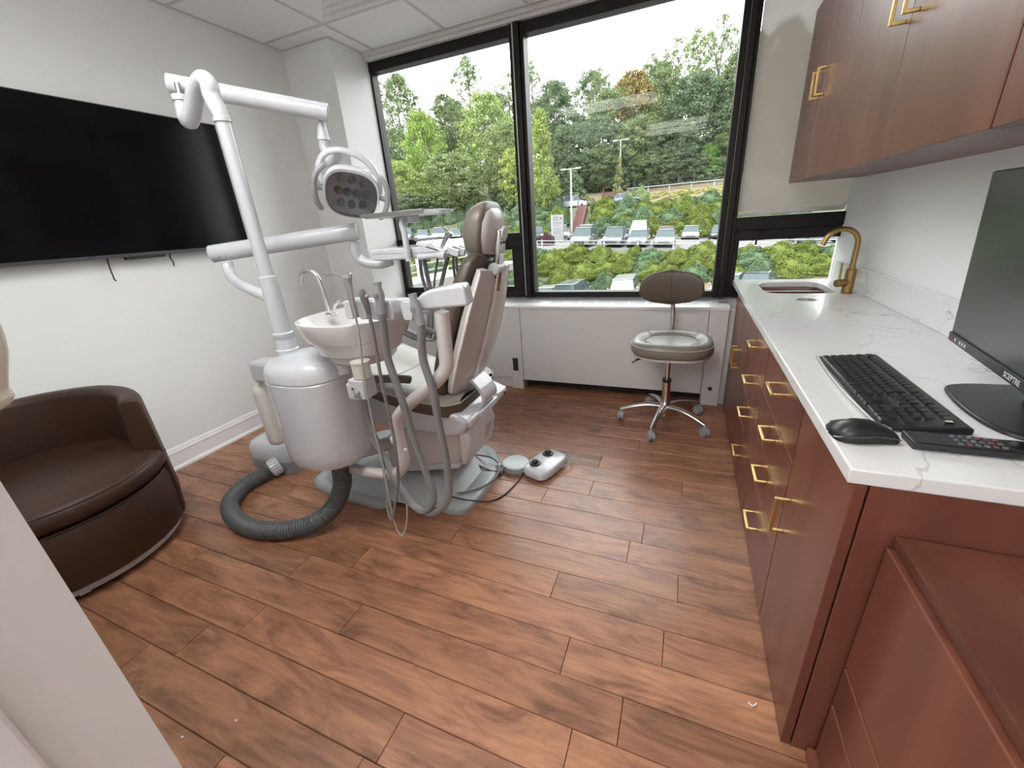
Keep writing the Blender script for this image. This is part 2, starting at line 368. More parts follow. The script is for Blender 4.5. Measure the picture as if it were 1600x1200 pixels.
MB().box(-2.364, gx0 - .011, 2.737, YW - .066, ZC + .002, ZC + .02).build('tile', M['tile'], ceiling, smooth=0)
for x in xs[1:-1]:
    for j in range(len(ys) - 1):
        cy = (ys[j] + ys[j + 1]) / 2
        if any(r[0] + .02 < x < r[1] - .02 and r[2] < cy < r[3] for r in LIGHTS): continue
        if x < -2.375 and cy > 2.746: continue
        MB().box(x - .012, x + .012, ys[j], ys[j + 1], ZC, ZC + .004).build('grid_bar', M['grid'], ceiling, smooth=0)
for y in ys[1:-1]: MB().box(XL, XR, y - .012, y + .012, ZC - .0004, ZC + .004).build('grid_bar', M['grid'], ceiling, smooth=0)
MB().box(XL + .003, XL + .02, .17, 2.746, ZC - .001, ZC + .004).build('edge_trim', M['grid'], ceiling, smooth=0)
MB().box(XL + .02, -2.37, 2.728, 2.746, ZC - .001, ZC + .004).build('edge_trim', M['grid'], ceiling, smooth=0)
MB().box(-2.375, -2.357, 2.74, YW - .05, ZC - .001, ZC + .004).build('edge_trim', M['grid'], ceiling, smooth=0)
# room troffer, then two added fill lights in the same housing
for n, r in enumerate(LIGHTS):
    t = thing('ceiling_light', ['rectangular ceiling troffer with lit diffuser set in the tile grid of the exam room', 'added unseen troffer-shaped fill light over the entry nearer the partition', 'added unseen troffer-shaped fill light over the entry by the back wall'][n], 'ceiling light', ((r[0] + r[1]) / 2, (r[2] + r[3]) / 2, ZC))
    f = MB()
    for b in ((r[0], r[1], r[2], r[2] + .03), (r[0], r[1], r[3] - .03, r[3]), (r[0], r[0] + .03, r[2] + .03, r[3] - .03), (r[1] - .03, r[1], r[2] + .03, r[3] - .03)): f.box(*b, ZC, ZC + .05)
    f.build('frame', M['trim'], t, smooth=0)
    MB().box(r[0] + .03, r[1] - .03, r[2] + .03, r[3] - .03, ZC + .004, ZC + .012).build('diffuser', M['lampdiff'] if n == 0 else M['entry_fill'], t, smooth=0)
# square air diffuser of nested cones
x0, x1, y0, y1 = DIFF; cx, cy = (x0 + x1) / 2, (y0 + y1) / 2
t = thing('air_diffuser', 'square white ceiling air diffuser with nested stepped vanes', 'air vent', (cx, cy, ZC))
for q, (h0, h1, z0, z1) in enumerate(((.305, .285, 0, .002), (.285, .225, .002, .045), (.225, .17, .006, .045), (.17, .115, .010, .048), (.115, .06, .014, .05))):
    ring = lambda h, z: [(cx - h, cy - h, ZC + z), (cx + h, cy - h, ZC + z), (cx + h, cy + h, ZC + z), (cx - h, cy + h, ZC + z)]
    MB().loft([ring(h0, z0), ring(h1, z1), ring(h1, z1 + .003), ring(h0, z0 + .003)], closed=True).build('frame' if q == 0 else 'vane', M['trim'], t, smooth=0)
MB().box(cx - .05, cx + .05, cy - .05, cy + .05, ZC + .016, ZC + .02).build('core_plate', M['trim'], t, smooth=0)

# ------------------------------------------------------------------ windows
F = M['frame']
def bars(name, parent, lst, mat=F, bevel=.003):
    return [MB().box(*b).build(name, mat, parent, bevel=bevel, smooth=0) for b in lst]
def window(n, parts, panes):
    w = bpy.data.objects.new('window_%d' % n, None); COL.objects.link(w); struct(w); w.location = ((panes[0][0] + panes[0][1]) / 2, YW, panes[0][2])
    for nm, b in parts: MB().box(*b).build(nm, F, w, bevel=.003, smooth=0)
    for (a, b, z0, z1) in panes: MB().box(a, b, YW + .052, YW + .056, z0, z1).build('pane', M['glass'], w, smooth=0)
    return w
y0, y1 = YW, YW + .09
w1 = window(1, [('head', (-2.375, -1.20, y0, y1, 2.42, 2.485)), ('frame_side', (-2.43, -2.36, y0 + .01, y1, .70, 2.485)), ('transom', (-2.375, -1.20, y0, y1, 1.10, 1.20)),
                ('bottom_rail', (-2.375, -1.20, y0, y1, .70, .755)), ('sash_rail', (-2.36, -1.20, y0 + .02, y1, 1.075, 1.10)), ('sash_rail', (-2.36, -1.20, y0 + .02, y1, .755, .785)),
                ('sash_stile', (-1.285, -1.20, y0 + .012, y1, .755, 1.10)), ('sash_stile', (-2.37, -2.335, y0 + .012, y1, .755, 1.10))],
            [(-2.37, -1.20, 1.20, 2.42), (-2.34, -1.28, .78, 1.08)])
w2 = window(2, [('head', (-1.10, .19, y0, y1, 2.42, 2.485)), ('bottom_rail', (-1.10, .19, y0, y1, .70, .742)), ('mullion', (-1.20, -1.165, y0 - .012, y1, .70, 2.485)), ('mullion', (-1.163, -1.125, y0 - .028, y1, .70, 2.485)), ('mullion', (-1.123, -1.10, y0 - .008, y1, .70, 2.485)),
                ('mullion', (.19, .225, y0 - .02, y1, .70, 2.485)), ('mullion', (.228, .262, y0 - .03, y1, .70, 2.485)), ('mullion', (.264, .285, y0 - .008, y1, .70, 2.485))],
            [(-1.10, .19, .742, 2.42)])
MB().box(-1.172, -1.164, y0 - .03, y0 - .022, .72, 2.49).build('side_cable', M['steel'], w2, smooth=0)
MB().box(.2262, .2272, y0 - .034, y0 - .028, .85, 2.48).build('side_cable', M['steel'], w2, smooth=0)
w3 = window(3, [('head', (.285, XR, y0, y1, 2.42, 2.485)), ('transom', (.285, XR, y0, y1, 1.128, 1.205)), ('sash_rail', (.285, XR, y0 + .012, y1, 1.062, 1.126)), ('sash_stile', (.285, .318, y0 + .014, y1, .745, 1.07)),
                ('bottom_rail', (.285, XR, y0, y1, .70, .745)), ('sash_rail', (.318, XR, y0 + .014, y1, .745, .775))],
            [(.285, XR, 1.205, 2.42), (.315, XR, .775, 1.065)])
MB().box(.408, .418, y0 - .006, y0 + .016, 1.035, 1.115).build('window_handle', F, w3, bevel=.002)
MB().box(.39, .44, y0 - .002, y0 + .014, 1.105, 1.118).build('window_handle', F, w3, bevel=.002)
# head trim between the ceiling and the glass
struct(MB().box(XL + .44, XR, YW - .055, YW - .03, 2.505, ZC + .01).build('trim_2', M['grid'], smooth=0))
struct(MB().box(XL + .44, XR, YW - .03, YW + .05, 2.485, ZC + .01).build('trim_3', M['rad'], smooth=0))
# roller shade on the right window
sh = thing('roller_shade', 'lowered beige roller shade over the right upper window pane', 'roller shade', (.57, YW + .03, 1.21))
MB().box(.29, XR - .0005, YW + .028, YW + .030, 1.235, 2.44).build('fabric', M['shade'], sh, smooth=0)
MB().box(.29, XR - .004, YW + .024, YW + .034, 1.212, 1.24).build('hem_bar', M['rad'], sh, bevel=.002)
MB().tube([(.29, YW + .03, 2.455), (XR - .004, YW + .03, 2.455)], .014, 12).build('roller_tube', M['alu'], sh)

# ------------------------------------------------------------------ radiator enclosure under the window
rad = thing('radiator_cover', 'long pale enamel convector cover under the windows with vented white top', 'radiator', (-1.0, 2.98, 0))
RY = 2.87
top = MB().box(-2.37, .29, RY - .012, YW + .03, .664, .684).build('top_panel', M['sill'], rad, bevel=.003)
for x0, x1 in ((-2.37, -1.72), (-1.71, -1.245)): MB().box(x0, x1, RY, RY + .02, .09, .664).build('front_panel', M['rad'], rad, bevel=.002)
MB().box(-1.14, .172, RY - .004, RY + .016, .080, .664).build('front_panel', M['rad'], rad, bevel=.002)
MB().box(.288, .335, RY + .03, RY + .05, .0, .664).build('front_panel', M['rad'], rad, bevel=.002)
MB().box(-2.37, -1.245, RY + .02, RY + .04, 0, .085).build('kick_plate', M['rad'], rad, smooth=0)
MB().box(-1.14, .172, RY + .10, RY + .12, 0.004, .66).build('core', M['gap'], rad, smooth=0)
for x0, x1 in ((-1.243, -1.143), (.175, .286)): MB().box(x0, x1, RY - .008, RY + .10, .0, .664).build('end_post', M['rad'], rad, bevel=.002)
MB().box(-1.225, -1.180, RY - .0095, RY - .006, .155, .262).build('valve_opening', M['gap'], rad, smooth=0)
MB().lathe([(.0, 0), (.012, 0), (.012, .004), (0, .004)], 14, (-1.2, RY - .009, .115), frame_to((0, -1, 0))).build('plug', M['sill'], rad)
MB().lathe([(.0, 0), (.014, 0), (.014, .003), (0, .003)], 14, (.228, RY - .009, .125), frame_to((0, -1, 0))).build('valve_hole', M['gap'], rad)
MB().box(.205, .262, RY - .0092, RY - .0075, .165, .26).build('access_plate', M['rad'], rad, smooth=0)
for k in range(9):      # recessed louvre windows in the top
    x = -.93 + k * .118
    MB().box(x, x + .10, 2.955, 3.055, .6835, .6852).build('vent', M['lgrey'], rad, smooth=0)
MB().box(-1.30, -1.02, 2.99, 3.03, .6835, .6852).build('vent', M['lgrey'], rad, smooth=0)
for k in range(7): MB().box(.232 + k * .008, .236 + k * .008, 3.00, 3.06, .6835, .6856).build('vent', M['blackp'], rad, smooth=0)
for k in (.172, -1.143, -1.245): MB().box(k, k + .0015, RY - .011, YW, .683, .6848).build('seam', M['greyp'], rad, smooth=0)
# ------------------------------------------------------------------ base cabinets
FX = .320                     # front plane of the doors and drawers
BX = XR - .002
ZT = .786                     # underside of the worktop
def bar_pull(root_part, y0, y1, z, face, proj=.032, vertical=False, name='handle'):
    """square-section bar pull: one bar and two legs"""
    r = .0045; m = MB()
    if not vertical:
        m.box(face - proj - r, face - proj + r, y0, y1, z - r, z + r)
        for y in (y0 + r, y1 - r): m.box(face - proj + r, face, y - r, y + r, z - r, z + r)
    else:
        (z0, z1), y = z, y0
        m.box(face - proj - r, face - proj + r, y - r, y + r, z0, z1)
        for q in (z0 + r, z1 - r): m.box(face - proj + r, face, y - r, y + r, q - r, q + r)
    return m.build(name, M['brass'], root_part, bevel=.0012)
def part_box(name, b, mat, parent, bevel=.0015): return MB().box(*b).build(name, mat, parent, bevel=bevel, smooth=0)
CH = M['cherry']
def cabinet(name, label, y0, y1, z1=ZT):
    t = thing(name, label, 'cabinet', ((FX + BX) / 2, (y0 + y1) / 2, 0))
    part_box('body', (FX + .021, BX, y0 + .0008, y1 - .0008, .0, z1), CH, t)
    return t
def drawer_unit(label, y0, y1):
    t = cabinet('drawer_cabinet', label, y0, y1)
    for z0, z1, hz in ((.602, .784, .71), (.442, .599, .545), (.282, .439, .383), (.012, .279, .178)):
        d = part_box('drawer', (FX, FX + .020, y0 + .002, y1 - .002, z0, z1), CH, t)
        c = (y0 + y1) / 2 + .01
        part_box('edge_band', (FX - .0002, FX + .004, y0 + .0022, y1 - .0022, z1 - .0015, z1 + .0002), M['cherryedge'], d, 0)
        bar_pull(d, c - .055, c + .055, hz, FX)
    return t
drawer_unit('cherry four-drawer base cabinet with brass pulls beside the tall near door', 1.166, 1.690)
drawer_unit('cherry four-drawer base cabinet with brass pulls next to the sink cabinet', 1.692, 2.196)
t = cabinet('sink_cabinet', 'cherry two-door sink base cabinet at the radiator end of the run', 2.198, 2.872, .60)
part_box('door', (FX, FX + .02, 2.200, 2.470, .012, .784), CH, t)
part_box('door', (FX, FX + .02, 2.473, 2.870, .012, .784), CH, t)
bar_pull(t.children[1], 2.435, None, (.43, .54), FX, vertical=True)
bar_pull(t.children[2], 2.505, None, (.43, .54), FX, vertical=True)
part_box('end_panel', (FX + .021, BX, 2.852, 2.8715, .0, ZT - .001), CH, t)
part_box('side_rail', (FX + .021, FX + .06, 2.199, 2.851, .60, ZT - .001), CH, t)
t = cabinet('door_cabinet', 'cherry single-door base cabinet with tall vertical brass pull at the worktop end', .818, 1.164)
d = part_box('door', (FX, FX + .020, .798, 1.162, .004, .784), CH, t)
bar_pull(d, 1.115, None, (.40, .515), FX, vertical=True)
part_box('end_panel', (FX + .0235, BX, .798, .8175, .0, ZT), M['cherry'], t)
# cherry strip under the worktop on the radiator side
# ------------------------------------------------------------------ worktop with sink cut-out
def slab(name, outer, holes, z0, z1, mat, parent, bevel=.003):
    bm = bmesh.new(); edges = []
    for loop in [outer] + holes:
        vs = [bm.verts.new((p[0], p[1], z1)) for p in loop]
        edges += [bm.edges.new((vs[i], vs[(i + 1) % len(vs)])) for i in range(len(vs))]
    bmesh.ops.triangle_fill(bm, edges=edges, use_beauty=True)
    r = bmesh.ops.extrude_face_region(bm, geom=list(bm.faces))
    for v in [g for g in r['geom'] if isinstance(g, bmesh.types.BMVert)]: v.co.z = z0
    bmesh.ops.recalc_face_normals(bm, faces=bm.faces)
    off = Vector(parent_world(parent)) if parent else Vector((outer[0][0], outer[0][1], z0))
    bmesh.ops.translate(bm, verts=bm.verts, vec=-off)
    me = bpy.data.meshes.new(name); bm.to_mesh(me); bm.free()
    o = bpy.data.objects.new(name, me); COL.objects.link(o); me.materials.append(mat)
    if parent: o.parent = parent
    else: o.location = off
    if bevel:
        m_ = o.modifiers.new('bevel', 'BEVEL'); m_.width = bevel; m_.segments = 2; m_.limit_method = 'ANGLE'; m_.angle_limit = math.radians(60)
    return o
WZ = .817
wt_ = thing('worktop', 'white veined quartz worktop running along the right wall to the window', 'worktop', (.58, 1.95, ZT))
sink_loop = [(p[0], p[1]) for p in sring(.592, 2.80, 0, .163, .20, 5, 40)]
hole_loop = [(p[0], p[1]) for p in sring(.575, 2.424, 0, .047, .047, 2, 28)]
slab('slab', [(.307, .795), (BX, .795), (BX, 3.118), (.307, 3.118)], [sink_loop, hole_loop], ZT + .0005, WZ, M['quartz'], wt_)
MB().box(.834, BX, .80, 3.05, WZ + .0005, .931).build('backsplash', M['quartz'], wt_, bevel=.002)
MB().box(.838, BX, .80, 3.05, .931, .934).build('sealant_bead', M['trim'], wt_)
MB().lathe([(.0, -.03), (.040, -.03), (.044, -.004), (.0465, -.0012), (.0465, .0006), (.041, .0006), (.038, -.025), (0, -.026)], 28, (.575, 2.424, WZ)).build('waste_ring', M['steel'], wt_)
sk = thing('sink', 'small undermount stainless steel sink in the white worktop by the window', 'sink', (.592, 2.80, .63))
b = MB(); rr = []
for s_, z in ((1.03, ZT), (1.0, ZT - .002), (.985, .70), (.95, .655), (.86, .640), (.3, .636)): rr.append(sring(.592, 2.80, z, .163 * s_, .20 * s_, 5, 40))
for s_, z in ((.3, .633), (.88, .637), (.97, .653), (1.01, .70), (1.03, ZT - .003)): rr.append(sring(.592, 2.80, z, .163 * s_, .20 * s_, 5, 40))
b.loft(rr, caps=False, closed=True).build('basin', M['steel'], sk)
MB().lathe([(0, 0), (.05, 0), (.05, .003), (.03, .002), (0, .001)], 20, (.592, 2.80, .637)).build('drain', M['chrome'], sk)
# faucet
fx, fy = .785, 2.602
fc = thing('faucet', 'brushed brass gooseneck faucet with side lever on the worktop', 'faucet', (fx, fy, WZ))
MB().lathe([(.027, 0), (.027, .004), (.0235, .006), (.0235, .118), (.020, .121), (.020, .126), (0, .126)], 28, (fx, fy, WZ)).build('body', M['bronzebrass'], fc)
R_ = .072
neck = [(fx, fy, WZ + .12), (fx, fy, 1.06)] + [(fx - R_ + R_ * math.cos(a), fy - .004 * a, 1.06 + R_ * math.sin(a)) for a in np.linspace(.15, PI * .84, 16)]
e = neck[-1]; neck.append((e[0] - .012, e[1], e[2] - .035))
MB().tube(neck, .0125, 16).build('spout', M['bronzebrass'], fc)
MB().tube([(fx - .012, fy - .006, .872), (fx - .060, fy - .03, .872)], .019, 18).build('valve_housing', M['bronzebrass'], fc, bevel=.002)
MB().tube([(fx - .048, fy - .024, .882), (fx - .052, fy - .026, .972)], .0052, 10).build('lever', M['bronzebrass'], fc)

# ------------------------------------------------------------------ upper cabinets
UX, UZ0, UZ1 = .515, 1.375, 2.16
for n, (y0, y1, seam, lab) in enumerate(((2.196, 3.00, 2.597, 'cherry two-door wall cabinet nearest the window above the sink'), (1.172, 2.194, 1.700, 'cherry two-door wall cabinet between the window-end unit and the end unit'), (.30, 1.168, None, 'cherry end wall cabinet above the monitor'))):
    t = thing('wall_cabinet', lab, 'cabinet', ((UX + BX) / 2, (y0 + y1) / 2, UZ0))
    part_box('body', (UX + .021, BX, y0 + .0008, y1 - .0008, UZ0 + .003, UZ1), CH, t)
    part_box('bottom_panel', (UX + .002, BX, y0 + .001, y1 - .001, UZ0 - .001, UZ0 + .0025), M['cherryh'], t, 0)
    ds = [(y0 + .0015, seam - .0015), (seam + .0015, y1 - .0015)] if seam else [(y0 + .0015, y1 - .0015)]
    for i, (a, b_) in enumerate(ds):
        d = part_box('door', (UX, UX + .020, a, b_, UZ0, UZ1), CH, t)
        if seam: bar_pull(d, seam + (-.042 if i == 0 else .042), None, (1.712, 1.822), UX, vertical=True)
        else: bar_pull(d, y1 - .05, None, (1.712, 1.822), UX, vertical=True)

# ------------------------------------------------------------------ low drawer cabinet in front of the worktop end
t = thing('low_drawer_cabinet', 'low cherry drawer cabinet without handles against the worktop end panel', 'cabinet', (.62, .48, 0))
part_box('body', (.411, BX, .19, .790, 0, .668), CH, t)
part_box('top', (.398, BX, .185, .793, .668, .690), M['cherryh'], t)
for z0, z1 in ((.338, .662), (.212, .328), (.03, .204)):
    d = part_box('drawer', (.389, .410, .188, .790, z0, z1), CH, t)
    part_box('edge_band', (.3887, .3915, .189, .789, z1 - .002, z1 + .0003), M['cherryedge'], d, 0)
part_box('plinth', (.372, .41, .19, .792, 0, .028), CH, t)

# ------------------------------------------------------------------ monitor
mon = thing('monitor', 'black desktop monitor with thin bezel and wide plate stand on the worktop', 'monitor', (.70, 1.13, WZ))
bl = np.array([.657, 1.372, .913]); ydir = np.array([.045, .335, 0]); ydir /= np.linalg.norm(ydir)
up = np.array([-.024, 0, .39]); up /= np.linalg.norm(up); nrm = np.cross(up, ydir); nrm = nrm / np.linalg.norm(nrm)
if nrm[0] > 0: nrm = -nrm
MM = np.stack([-ydir, up, nrm], 1)          # local x to the right of the screen, y up, z out of the screen
def mp(x, y, z=0): return bl + MM @ np.array([x, y, z])
W_, Hh = .545, .393
m = MB(); m.add([mp(0, 0, 0), mp(W_, 0, 0), mp(W_, Hh, 0), mp(0, Hh, 0), mp(0, 0, -.022), mp(W_, 0, -.022), mp(W_, Hh, -.022), mp(0, Hh, -.022)],
                [(0, 1, 2, 3), (4, 7, 6, 5), (0, 4, 5, 1), (1, 5, 6, 2), (2, 6, 7, 3), (3, 7, 4, 0)]); m.build('housing', M['blackp'], mon, bevel=.003)
m = MB(); m.add([mp(.004, .024, .0008), mp(W_ - .004, .024, .0008), mp(W_ - .004, Hh - .004, .0008), mp(.004, Hh - .004, .0008)], [(0, 1, 2, 3)]); m.build('screen', M['monscreen'], mon, smooth=0)
m = MB(); m.add([mp(0, -.002, .004), mp(W_, -.002, .004), mp(W_, .020, .004), mp(0, .020, .004), mp(0, -.002, 0), mp(W_, -.002, 0), mp(W_, .020, 0), mp(0, .020, 0)],
                [(0, 1, 2, 3), (4, 7, 6, 5), (0, 4, 5, 1), (1, 5, 6, 2), (2, 6, 7, 3), (3, 7, 4, 0)]); m.build('bezel', M['blackp'], mon, bevel=.001)
M['print'] = pm('white_print', (.75, .75, .75), .5); M['printred'] = pm('red_print', (.12, .03, .03), .5); M['printblue'] = pm('violet_print', (.10, .08, .18), .5)
def flat(name, x0, x1, y0, y1, z, mat):
    m = MB(); m.add([mp(x0, y0, z), mp(x1, y0, z), mp(x1, y1, z), mp(x0, y1, z)], [(0, 1, 2, 3)]); return m.build(name, mat, mon, smooth=0)
flat('sticker', .006, .115, .002, .017, .0044, pm('sticker_grey', (.055, .055, .06), .4))
flat('sticker_mark', .008, .034, .004, .014, .0048, M['printred'])
for k, (c_) in enumerate(('print', 'printblue', 'print', 'print', 'print')): flat('sticker_mark', .042 + k * .015, .050 + k * .015, .005, .013, .0048, M[c_])
Mt = Matrix(((MM[0][0], MM[0][1], MM[0][2], 0), (MM[1][0], MM[1][1], MM[1][2], 0), (MM[2][0], MM[2][1], MM[2][2], 0), (0, 0, 0, 1)))
Mt.translation = Vector(mp(.335, .009, .0043)); text_mesh('brand_lettering', 'SCEPTRE', .0165, M['print'], mon, Mt, .0002)
# stand: rounded plate and neck
foot = [(.600, 1.02), (.593, 1.12), (.612, 1.235), (.640, 1.268), (.711, 1.284), (.775, 1.27), (.795, 1.13), (.775, .99), (.71, .965), (.64, .975)]
fl = spline([(x, y, 0) for x, y in foot], 5, closed=True)
MB().prism(fl, lambda p: (p[0], p[1], WZ + .0005), lambda p: (p[0] * .97 + .70 * .03, p[1] * .97 + 1.13 * .03, WZ + .010)).build('foot', M['blackp'], mon, bevel=.003)
MB().loft([sring(.735, 1.13, WZ + .009, .030, .045, 3, 20), sring(.735, 1.12, WZ + .08, .022, .035, 3, 20), sring(.725, 1.11, 1.10, .018, .035, 3, 20)]).build('neck', M['blackp'], mon)
MB().obox(mp(.27, .19, -.034), .05, .05, .014, MM).build('mount', M['blackp'], mon, bevel=.003)

# ------------------------------------------------------------------ keyboard (long side along the worktop, typist on the room side)
kb = thing('keyboard', 'black full-size computer keyboard with silver front edge on the worktop', 'keyboard', (.465, 1.21, WZ))
KX0, KX1, KY0, KY1 = .397, .545, .968, 1.445
m = MB(); m.prism([(KX0, .004), (KX1, .010), (KX1, .024), (KX1 - .01, .026), (KX0 + .01, .012), (KX0, .010)], lambda p: (p[0], KY0, WZ + p[1] - .002), lambda p: (p[0], KY1, WZ + p[1] - .002)); m.build('case', M['blackp'], kb, bevel=.0025)
fe = [(KX0 + .004 - .010 * math.sin(PI * t), KY0 + (KY1 - KY0) * t, WZ + .007) for t in np.linspace(0, 1, 14)]
MB().tube(fe, .0045, 8).build('front_edge', M['alu'], kb)
kmat = pm('key_cap', (.020, .020, .022), .28, spec=.8); kproto = {}
def key(w):
    w = round(w, 4)
    if w not in kproto:
        a, h = .0078, w / 2 - .0009
        mm = MB(); mm.loft([[(-a, -h, 0), (a, -h, 0), (a, h, 0), (-a, h, 0)], [(-a + .0018, -h + .0012, .0058), (a - .0012, -h + .0012, .0058), (a - .0012, h - .0012, .0058), (-a + .0018, h - .0012, .0058)]])
        me = bpy.data.meshes.new('key'); me.from_pydata(mm.v, [], mm.f); me.materials.append(kmat); kproto[w] = me
    return kproto[w]
kx = lambda r: KX0 + .020 + r * .0195
kz = lambda x: WZ + .0095 + (x - KX0) * .105
slope = math.atan(.105)
def put_key(r, y, w):
    o = bpy.data.objects.new('key', key(w)); COL.objects.link(o); o.parent = kb
    x = kx(r) + (.004 if r == 5 else 0); o.location = Vector((x, y, kz(x))) - kb.location; o.rotation_euler = (0, -slope, 0)
U = .0195
rows = [[1.25, 1.25, 1.25, 6.25, 1.25, 1.25, 1.25, 1.25], [2.25] + [1] * 10 + [2.75], [1.75] + [1] * 11 + [2.25], [1.5] + [1] * 12 + [1.5], [1] * 13 + [2], [1.1, .6] + [1] * 12 + [1.3]]
YL = KY1 - .012            # left end of the typist's rows
for r, row in enumerate(rows):
    y = YL
    for i, w in enumerate(row):
        if not (r == 5 and i == 1): put_key(r, y - w * U / 2, w * U)
        y -= w * U
yn = YL - 15.35 * U
for r, cols in ((0, (0, 1, 2)), (1, (1,)), (3, (0, 1, 2)), (4, (0, 1, 2)), (5, (0, 1, 2))):
    for c_ in cols: put_key(r, yn - (c_ + .5) * U, U)
yk = yn - 3.3 * U
for r, ws in ((0, (2, 1)), (1, (1, 1, 1)), (2, (1, 1, 1)), (3, (1, 1, 1)), (4, (1, 1, 1))):
    y = yk
    for w in ws: put_key(r, y - w * U / 2, w * U); y -= w * U
for r in (0, 2): put_key(r, yk - 3.5 * U, U)
for k in range(4): put_key(5, yk - (k + .5) * U, U)
mrk = MB(); mrk.obox((KX1 - .030, KY0 + .022, kz(KX1 - .03) + .0036), .006, .003, .0002, None); mrk.obox((KX1 - .027, KY0 + .028, kz(KX1 - .027) + .0036), .002, .004, .0002, None)
mrk.build('printed_mark', M['print'], kb, smooth=0)

# ------------------------------------------------------------------ mouse, remote
ms = thing('computer_mouse', 'black computer mouse with grey side band in front of the keyboard', 'mouse', (.362, .928, WZ))
rings = []; prof = [(-.055, .012, .010), (-.052, .022, .018), (-.040, .030, .030), (-.018, .032, .038), (.008, .028, .037), (.030, .027, .029), (.045, .026, .020), (.053, .020, .013), (.0555, .010, .008)]
cm, rm = np.array([.362, .928, WZ]), rotz(math.radians(9))
for x, hw, hh in prof:
    rings.append([cm + rm @ np.array([x, hw * math.copysign(abs(math.cos(a)) ** .75, math.cos(a)), .0015 + max(0, math.sin(a)) * hh if math.sin(a) > -.2 else .0015]) for a in np.linspace(0, 2 * PI, 24, endpoint=False)])
MB().loft(rings).build('shell', M['blackp'], ms, smooth=60)
for sgn in (-1, 1):
    MB().tube([cm + rm @ np.array([x, sgn * (hw + .0005), .004 + hh * .38]) for x, hw, hh in prof[0:8]], [.004, .0065, .009, .009, .006, .005, .004, .003], 8, flat=.35).build('side_band', pm('mouse_band', (.05, .055, .06), .25), ms)
MB().tube([cm + rm @ np.array([.028, 0, .028]), cm + rm @ np.array([.044, 0, .020])], .004, 8).build('scroll_wheel', M['greyp'], ms)
rc = thing('remote_control', 'slim black remote control with small buttons on the worktop edge', 'remote', (.53, .925, WZ))
c0 = np.array([.527, .922, WZ]); rmx = rotz(math.radians(0.5))
MB().loft([[c0 + rmx @ np.array([x, s_ * w, z]) for x, s_ in ((-.098, -1), (.11, -1), (.11, 1), (-.098, 1))] for w, z in ((.022, .001), (.028, .008), (.028, .014), (.025, .017))]).build('case', M['blackp'], rc, bevel=.003)
bcol = [pm('button_blue', (.16, .18, .26), .4), pm('button_grey', (.14, .135, .14), .4), pm('button_red', (.20, .07, .06), .4)]
rb = random.Random(2)
for i in range(6):
    for j in range(3):
        MB().obox(c0 + rmx @ np.array([-.028 + i * .012, -.015 + j * .015, .018]), .0028, .0034, .0012).build('button', bcol[(i * 2 + j * rb.randint(0, 2)) % 3] if rb.random() < .8 else bcol[1], rc, smooth=0)
MB().lathe([(0, 0), (.017, 0), (.017, .0016), (.0, .0022)], 24, c0 + rmx @ np.array([.062, 0, .0168])).build('dial', M['blackgloss'], rc)
# ------------------------------------------------------------------ dental chair (patient faces the left wall)
CY = 1.61
dc = thing('dental_chair', 'reclining dental chair with taupe vinyl pads and white shell on a blue-grey base', 'dental chair', (-1.25, CY, 0))
out = spline([(x, y, 0) for x, y in ((-1.80, 1.30), (-1.70, 1.262), (-1.40, 1.236), (-1.29, 1.240), (-1.255, 1.31), (-1.17, 1.328), (-1.08, 1.33), (-.98, 1.315), (-.905, 1.312), (-.865, 1.36), (-.845, 1.50), (-.855, 1.70), (-.90, 1.80), (-1.0, 1.90), (-1.3, 1.95), (-1.7, 1.94), (-1.82, 1.88), (-1.84, 1.60), (-1.83, 1.36))], 4, closed=True)
cen = np.array([-1.33, 1.6, 0])
sc = lambda k, z: [tuple(cen + (np.array(p) - cen) * k + np.array([0, 0, z])) for p in out]
MB().loft([sc(1, 0), sc(1.0, .016), sc(.985, .026), sc(.95, .032)]).build('base_plate', M['basegrey'], dc, smooth=50)
MB().loft([sring(-1.36, 1.58, .030, .43, .30, 5, 40), sring(-1.36, 1.58, .05, .40, .27, 5, 40), sring(-1.38, 1.58, .10, .36, .235, 5, 40), sring(-1.38, 1.58, .115, .30, .20, 5, 40)]).build('pedestal', M['basegrey'], dc, smooth=50)
# lower lift link covers (two stacked shells)
def side_prism(poly, y0, y1, name, mat, bevel=.008, seg=3):
    return MB().prism(poly, lambda p: (p[0], y0, p[1]), lambda p: (p[0], y1, p[1])).build(name, mat, dc, bevel=bevel, seg=seg)
side_prism([(-1.36, .10), (-.92, .215), (-.90, .30), (-.915, .385), (-1.28, .355), (-1.36, .28)], 1.42, 1.80, 'lift_cover', M['warmwhite'], .02)
side_prism([(-1.37, .085), (-.925, .195), (-.915, .225), (-1.36, .125)], 1.41, 1.81, 'lift_cover', M['lgrey'], .006)
side_prism([(-.905, .215), (-.865, .235), (-.835, .36), (-.85, .415), (-.905, .42)], 1.40, 1.68, 'motor_cover', M['warmwhite'], .018)
